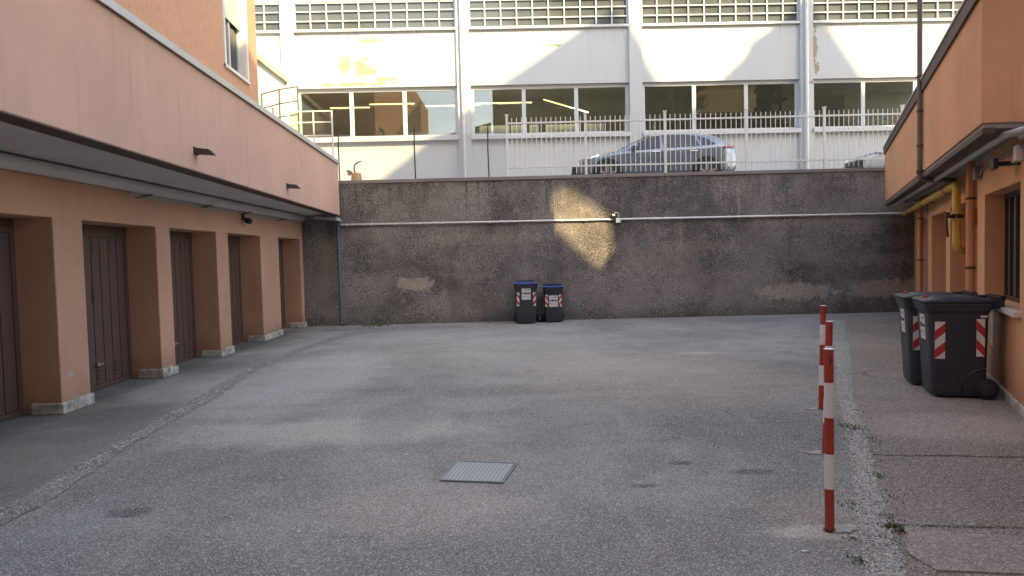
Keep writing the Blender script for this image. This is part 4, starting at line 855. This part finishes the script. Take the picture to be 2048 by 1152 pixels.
# ================================================================== WHEELIE BINS (front at -Y, wheels at +Y)
def make_bin(label, group, kind, W=.575, D=.70, H=.98, stripes='front', lid='bin', caps=False, label_z=.62):
    root = empty('wheelie_bin', (0, 0, 0), label, 'bin', group)
    bw, bd = W*.84, D*.80
    def sec(z_, grow=0):
        f = z_/H; return W*.93*f+bw*(1-f)+grow, D*.92*f+bd*(1-f)+grow
    yoff = lambda z_: (D*.92-sec(z_)[1])*.22                                   # back face stays nearly upright
    mb = MB(); rings = []
    for z_ in (0.02, .03, .06, .3, .6, .9, H-.08):
        w_, d_ = sec(z_); k = .9 if z_ == .02 else .97 if z_ == .03 else 1
        rings.append(rrect(w_*k, d_*k, .05, z_, 4, 0, yoff(z_)))
    mb.loft(rings); mb.build('body', M['bin'], root, autos=True)
    mb = MB(); w_, d_ = sec(H)
    mb.loft([rrect(w_+.015, d_+.015, .05, H-.10, 4), rrect(w_+.02, d_+.02, .05, H-.085, 4), rrect(w_+.035, d_+.035, .05, H-.08, 4), rrect(w_+.045, d_+.045, .05, H-.035, 4), rrect(w_+.06, d_+.06, .05, H-.03, 4), rrect(w_+.06, d_+.06, .05, H, 4)])
    mb.build('rim', M['bin'], root, autos=True, bevel=.003)
    mb = MB(); lw_, ld_ = w_+.075, d_+.08
    mb.loft([rrect(lw_, ld_, .05, H+.003, 5), rrect(lw_, ld_, .05, H+.022, 5), rrect(lw_-.03, ld_-.04, .06, H+.035, 5), rrect(lw_-.10, ld_-.12, .08, H+.038, 5, 0, .0), rrect(lw_-.13, ld_-.15, .08, H+.047, 5, 0, .0), rrect(lw_-.22, ld_-.24, .10, H+.056, 5), rrect(lw_-.4, ld_-.45, .05, H+.060, 5)])
    ld = mb.build('lid', M[lid], root, autos=True)
    if lid == 'blue':
        mb = MB(); mb.box(-lw_/2+.07, lw_/2-.07, -ld_/2+.075, -ld_/2+.10, H+.047, H+.072); mb.build('lid_groove', M['ink'], ld)
    if caps:
        mb = MB(); mb.cyl((0, -ld_/2+.085, H+.036), .035, .035, 14, 'z', .028); mb.build('cap', M['redcap'], ld, bevel=.004)
    for sx in (-1, 1):
        mb = MB(); mb.box(sx*(W*.36)-.022, sx*(W*.36)+.022, D*.44, D*.46+.14, H-.07, H+.055); mb.build('hinge_arm', M['bin'], root, bevel=.012)
    mb = MB(); mb.tube([(-W*.42, D*.46+.12, H+.04), (W*.42, D*.46+.12, H+.04)], .019, 12)
    for k in range(9): x = -W*.36+W*.72*k/8; mb.tube([(x-.010, D*.46+.12, H+.04), (x+.010, D*.46+.12, H+.04)], .032, 12)
    mb.build('handle', M['black_pl'], root, autos=True)
    for sx in (-1, 1):
        x = sx*(bw/2+.015)
        mb = MB(); mb.tube([(x-.028, D*.42, .11), (x-.02, D*.42, .11), (x+.02, D*.42, .11), (x+.028, D*.42, .11)], [.095, .108, .108, .095], 28); wh = mb.build('wheel', M['rubber'], root, autos=True)
        mb = MB(); xo = x+sx*.0285; mb.tube([(xo, D*.42, .11), (xo+sx*.004, D*.42, .11)], .062, 24)
        mb.cyl((xo if sx > 0 else xo-.014, D*.42, .11), .018, .014, 12, 'x'); mb.build('rim', M['darkmetal'], wh, bevel=.002)
        mb = MB()
        for k in range(6): a = k*math.pi/3; mb.tube([(xo+sx*.006, D*.42+.018*math.cos(a), .11+.018*math.sin(a)), (xo+sx*.006, D*.42+.06*math.cos(a), .11+.06*math.sin(a))], .005, 6)
        mb.build('spokes', M['bin'], wh)
    mb = MB(); mb.tube([(-bw/2, D*.40, .10), (bw/2, D*.40, .10)], .012, 8); mb.build('axle', M['darkmetal'], root)
    # recess rib around the wheel
    for sx in (-1, 1):
        pts = []
        for k in range(10):
            a = math.pi/2*k/9; y_ = D*.40-.215*math.sin(a)+.0; z_ = .10+.215*math.cos(a)-.0
            ww = sec(z_)[0]/2; pts.append((sx*(ww+.002), y_, z_))
        pts.append((sx*(sec(.05)[0]/2+.002), D*.40-.215, .05)); mb = MB(); mb.tube(pts, .011, 6); mb.build('moulded_rib', M['black_pl'], root)
    # stripe stickers
    def sticker(face, u_in, zc, w_, h_, rev):
        """rectangle on a face: face 'front' or +-1 side"""
        def P(u, z_, off):
            W2, D2 = sec(z_)
            if face == 'front': return (u, -D2/2+yoff(z_)-off, z_)
            return (face*(W2/2+off), u, z_)
        z0_, z1_ = zc-h_/2, zc+h_/2; u0_, u1_ = u_in-w_/2, u_in+w_/2
        mb = MB(); mb.add([P(u0_, z0_, .0025), P(u1_, z0_, .0025), P(u1_, z1_, .0025), P(u0_, z1_, .0025), P(u0_, z0_, -.004), P(u1_, z0_, -.004), P(u1_, z1_, -.004), P(u0_, z1_, -.004)], [(0, 1, 2, 3), (7, 6, 5, 4), (0, 4, 5, 1), (1, 5, 6, 2), (2, 6, 7, 3), (3, 7, 4, 0)])
        stk = mb.build('stripe_sticker', M['white_r'], root)
        mb = MB(); step = h_/4.0*1.0; sk = .085
        for k in range(-1, 5):
            za = z0_+k*step*1.0
            if k % 2: continue
            quad_ = [(u0_, za+(0 if not rev else sk)), (u1_, za+(sk if not rev else 0)), (u1_, za+step+(sk if not rev else 0)), (u0_, za+step+(0 if not rev else sk))]
            # clip in z
            out = quad_
            for lim, sign in ((z0_, 1), (z1_, -1)):
                res = []
                for i in range(len(out)):
                    p, q = out[i], out[(i+1) % len(out)]; ip = sign*(p[1]-lim) >= 0; iq = sign*(q[1]-lim) >= 0
                    if ip: res.append(p)
                    if ip != iq: f = (lim-p[1])/(q[1]-p[1]); res.append((p[0]+(q[0]-p[0])*f, lim))
                out = res
                if not out: break
            if len(out) > 2: mb.quad(*[P(u, z_, .0035) for u, z_ in out])
        # top corner in red
        zt = z1_; tri = [(u0_, zt), (u1_, zt), (u0_, zt-sk)] if not rev else [(u0_, zt), (u1_, zt), (u1_, zt-sk)]
        mb.build('red_stripe', M['red'], stk)
    if stripes == 'front':
        sticker('front', -W*.36, .60*H+.02, .062, .34*H, True); sticker('front', W*.36, .60*H+.02, .062, .34*H, False)
    else:
        for sx in (-1, 1):
            sticker(sx, -D*.27, .60*H+.01, .095, .39, False) if sx < 0 else sticker(sx, -D*.27, .60*H+.01, .095, .39, False)
            sticker(sx, D*.325, .60*H+.04, .075, .39, True)
    # label
    def fp(u, z_, off): return (u, -sec(z_)[1]/2+yoff(z_)-off, z_)
    def fbox(mb, u0_, u1_, z0_, z1_, off, th=.0015):
        a = [fp(u0_, z0_, off), fp(u1_, z0_, off), fp(u1_, z1_, off), fp(u0_, z1_, off)]; b = [fp(u0_, z0_, off-th), fp(u1_, z0_, off-th), fp(u1_, z1_, off-th), fp(u0_, z1_, off-th)]
        mb.add(a+b, [(0, 1, 2, 3), (7, 6, 5, 4), (0, 4, 5, 1), (1, 5, 6, 2), (2, 6, 7, 3), (3, 7, 4, 0)])
    lz = label_z; lw2 = .105; mb = MB(); fbox(mb, -lw2, lw2, lz, lz+.27, .003); lab = mb.build('label', M['paper'], root)
    mb = MB(); fbox(mb, -lw2+.015, -lw2+.04, lz+.13, lz+.18, .0045); fbox(mb, -.045, -.005, lz+.13, lz+.18, .0045); fbox(mb, 0, lw2-.01, lz+.135, lz+.165, .0045); fbox(mb, .03, .06, lz+.215, lz+.245, .0045); fbox(mb, -lw2+.03, -lw2+.055, lz+.06, lz+.085, .0045)
    fbox(mb, -lw2+.01, lw2-.01, lz-.035, lz-.015, .0045)
    mb.build('print', M['ink'], lab)
    mb = MB(); fbox(mb, -.06, .01, lz+.215, lz+.235, .0045); fbox(mb, -.03, .08, lz+.05, lz+.056, .0045); fbox(mb, -.03, .08, lz+.07, lz+.076, .0045); fbox(mb, -.03, .07, lz+.09, lz+.096, .0045); mb.build('red_print', M['inkred'], lab)
    mb = MB(); z_ = H*.86; ww = sec(z_)[0]/2
    for sx in (1,):
        mb.add([(sx*(ww+.003), D*.32, z_-.012), (sx*(ww+.003), D*.42, z_-.012), (sx*(ww+.005), D*.42, z_+.012), (sx*(ww+.005), D*.32, z_+.012)], [(0, 1, 2, 3)])
    mb.build('number_plate', M['paper'], root)
    return root
b1 = make_bin('charcoal wheelie bin with blue lid, the taller of the two at the dark wall', 'blue lidded bins at the wall', 'a', .54, .66, .945, 'front', 'blue', False, .575)
b1.location = (.32, 16.95, 0); b1.rotation_euler.z = R(2)
b2 = make_bin('charcoal wheelie bin with blue lid, the shorter right one at the dark wall', 'blue lidded bins at the wall', 'b', .46, .54, .845, 'front', 'blue', False, .38)
b2.location = (.985, 17.08, 0); b2.rotation_euler.z = R(-2)
k1 = make_bin('black wheelie bin nearest the camera against the right wall', 'black bins by the right wall', 'c', .58, .62, 1.005, 'side', 'bin', True, .60)
ang = math.atan2(.60, .20)          # local +Y points to the wall: rotate about Z
k1.location = (4.71, 7.60, 0); k1.rotation_euler.z = -R(108)
k2 = copy_tree(k1); k2['label'] = 'black wheelie bin half hidden behind the nearer black one'; k2.location = (4.86, 8.26, 0); k2.rotation_euler.z = -R(109)
# small crate-like thing between blue bins
sg = empty('scrap_bag', (.66, 17.2, 0), 'small crumpled dark bag on the ground between the blue lidded bins', 'bag')
mb = MB(); rg = []
for k, (z_, r_) in enumerate(((0, .09), (.04, .12), (.09, .11), (.13, .06), (.16, .035), (.19, .05))): rg.append([(.66+(r_*random.uniform(.85, 1.15))*math.cos(a*math.pi/6)*1.1, 17.2+r_*.8*math.sin(a*math.pi/6), z_) for a in range(12)])
mb.loft(rg); mb.build('sack', M['black_pl'], sg, smooth=True)

# ================================================================== BOLLARDS
def bollard():
    root = empty('bollard', (0, 0, 0), 'red and white steel bollard, nearest of the three', 'bollard', 'red and white bollards along the seam')
    zs = [0, .245, .445, .65, .85, 1.035]
    for i in range(5):
        mb = MB(); mb.cyl((0, 0, zs[i]+.0005), .0255, zs[i+1]-zs[i]-.001, 24); mb.build('red_band' if i % 2 == 0 else 'white_band', M['redpaint'] if i % 2 == 0 else M['whitepaint'], root, autos=True)
    mb = MB(); mb.cyl((0, 0, 1.0355), .027, .006, 24); mb.build('cap', M['whitepaint'], root, bevel=.002)
    mb = MB(); mb.tube([(-.002, -.0255, 1.01), (-.002, -.027, .98), (-.001, -.026, .955)], [.002, .0045, .003], 8); mb.build('eyelet', M['darkmetal'], root)
    mb = MB(); mb.cyl((0, 0, .001), .031, .014, 20); mb.build('collar', M['rust'], root)
    return root
bl = bollard(); bl.location = (1.768, 3.962, 0)
for (x, y, ly, lab) in ((2.415, 5.478, .035, 'red and white steel bollard, middle one, mostly hidden behind the nearest'), (3.052, 7.02, .028, 'red and white steel bollard, farthest of the three')):
    c = copy_tree(bl); c.location = (x, y, 0); c.rotation_euler.y = ly; c['label'] = lab
for k, (x, y, lab) in enumerate(((1.83, 3.97, 'nearest'), (2.36, 5.50, 'middle'), (3.0, 7.03, 'farthest'))):
    mb = MB(); pts = [(x+(.075+random.uniform(-.025, .03))*math.cos(a*math.pi/12)*1.15, y+(.052+random.uniform(-.018, .016))*math.sin(a*math.pi/12)) for a in range(24)]
    mb.prism(pts, .001, .0095, 'z'); o = mb.build('bollard_footing', M['patch2'] if 'patch2' in M else M.setdefault('patch2', plain('pale_mortar', c4(.36, .34, .31), .85, 0, .2, 30, .3)))
    tag(o, f'pale round mortar footing under the {lab} bollard', 'footing', 'bollard footings')
# bits of paper / pale flecks on the asphalt
for k, (x, y, s_) in enumerate(((1.52, 3.70, .022), (-1.3, 4.15, .014), (-1.75, 5.2, .014), (-.9, 5.75, .014))):
    mb = MB(); mb.prism([(x-s_, y-.006), (x, y-.012), (x+s_, y), (x+.3*s_, y+.01), (x-s_*.7, y+.008)], .001, .004, 'z')
    tag(mb.build('litter_scrap', M['paper']), 'tiny white scrap lying on the asphalt '+('left of the nearest bollard', 'in the lower middle of the yard', 'left of the grate', 'beyond and left of the grate')[k], 'litter', 'white scraps on the asphalt')

# ================================================================== SHADOW SLAB AND HOUSE BEHIND THE CAMERA (they shade the yard and show in the glass)
sdir = Vector((.70, -1.0, .90)); OY = -6.0
def toplane(x, y, z_): k = y-OY; return (x+.70*k, z_+.90*k)
outl = [(-20.72, -8.7), (-3.94, 4.39), (-.065, 7.314), (2.433, 8.953), (3.58, 9.71), (4.04, 8.914), (5.03, 7.19), (5.70, 6.02), (7.0, 7.224), (7.95, 8.10), (8.12, 8.55), (8.57, 8.80), (10.07, 10.0), (10.95, 8.75), (12.09, 7.10), (16.5, .8)]  # shadow outline on the factory wall that the added slab is cut to
P = [toplane(x, 23.7, z_) for x, z_ in outl]; P = [(0.0, 0.0)]+[(max(0, P[0][0]), P[0][1])]+P[1:]+[(P[-1][0], 0.0)]
Hh = [toplane(x, WY, z_) for x, z_ in ((1.06, 3.05), (1.16, 3.22), (1.44, 3.20), (1.98, 2.86), (2.46, 2.48), (2.48, 1.68), (2.20, 1.28), (1.66, 1.76), (1.07, 2.30))]  # hole through the slab, shaped to throw the sun patch on the wall
bm = bmesh.new()
def loop(pts): vs = [bm.verts.new((x, OY, z_)) for x, z_ in pts]; return [bm.edges.new((vs[i], vs[(i+1) % len(vs)])) for i in range(len(vs))]
es = loop(P)+loop(Hh); bmesh.ops.triangle_fill(bm, edges=es, use_beauty=True)
gg = bmesh.ops.extrude_face_region(bm, geom=list(bm.faces)); bmesh.ops.translate(bm, verts=[v for v in gg['geom'] if isinstance(v, bmesh.types.BMVert)], vec=sdir*.3)
bmesh.ops.recalc_face_normals(bm, faces=bm.faces)
me = bpy.data.meshes.new('shadow_slab'); bm.to_mesh(me); bm.free(); me.materials.append(M['tan'])
o = bpy.data.objects.new('shadow_slab', me); COL.objects.link(o); tag(o, 'unseen tan slab added behind the viewer, cut to cast gabled shadows and a sun patch', 'building')
hz = empty('tan_house', (-12, -6, 0), 'low tan house with a tiled roof and chimney behind the viewer', 'building')
mb = MB(); mb.box(-30, -.2, -14, -6, 0, 8.6); mb.build('wall', M['tan'], hz)
mb = MB(); mb.prism([(-30.2, 8.62), (-.1, 8.62), (-.1, 11.6), (-4, 10.6), (-12, 9.0), (-30.2, 9.0)], -14.3, -5.8, 'y'); rf = mb.build('roof', M['tile'], hz)
mb = MB(); mb.box(-2.6, -1.7, -8, -7, 10.4, 13.2); mb.box(-2.7, -1.6, -8.1, -6.9, 13.21, 13.4); mb.build('chimney', M['tan'], rf)
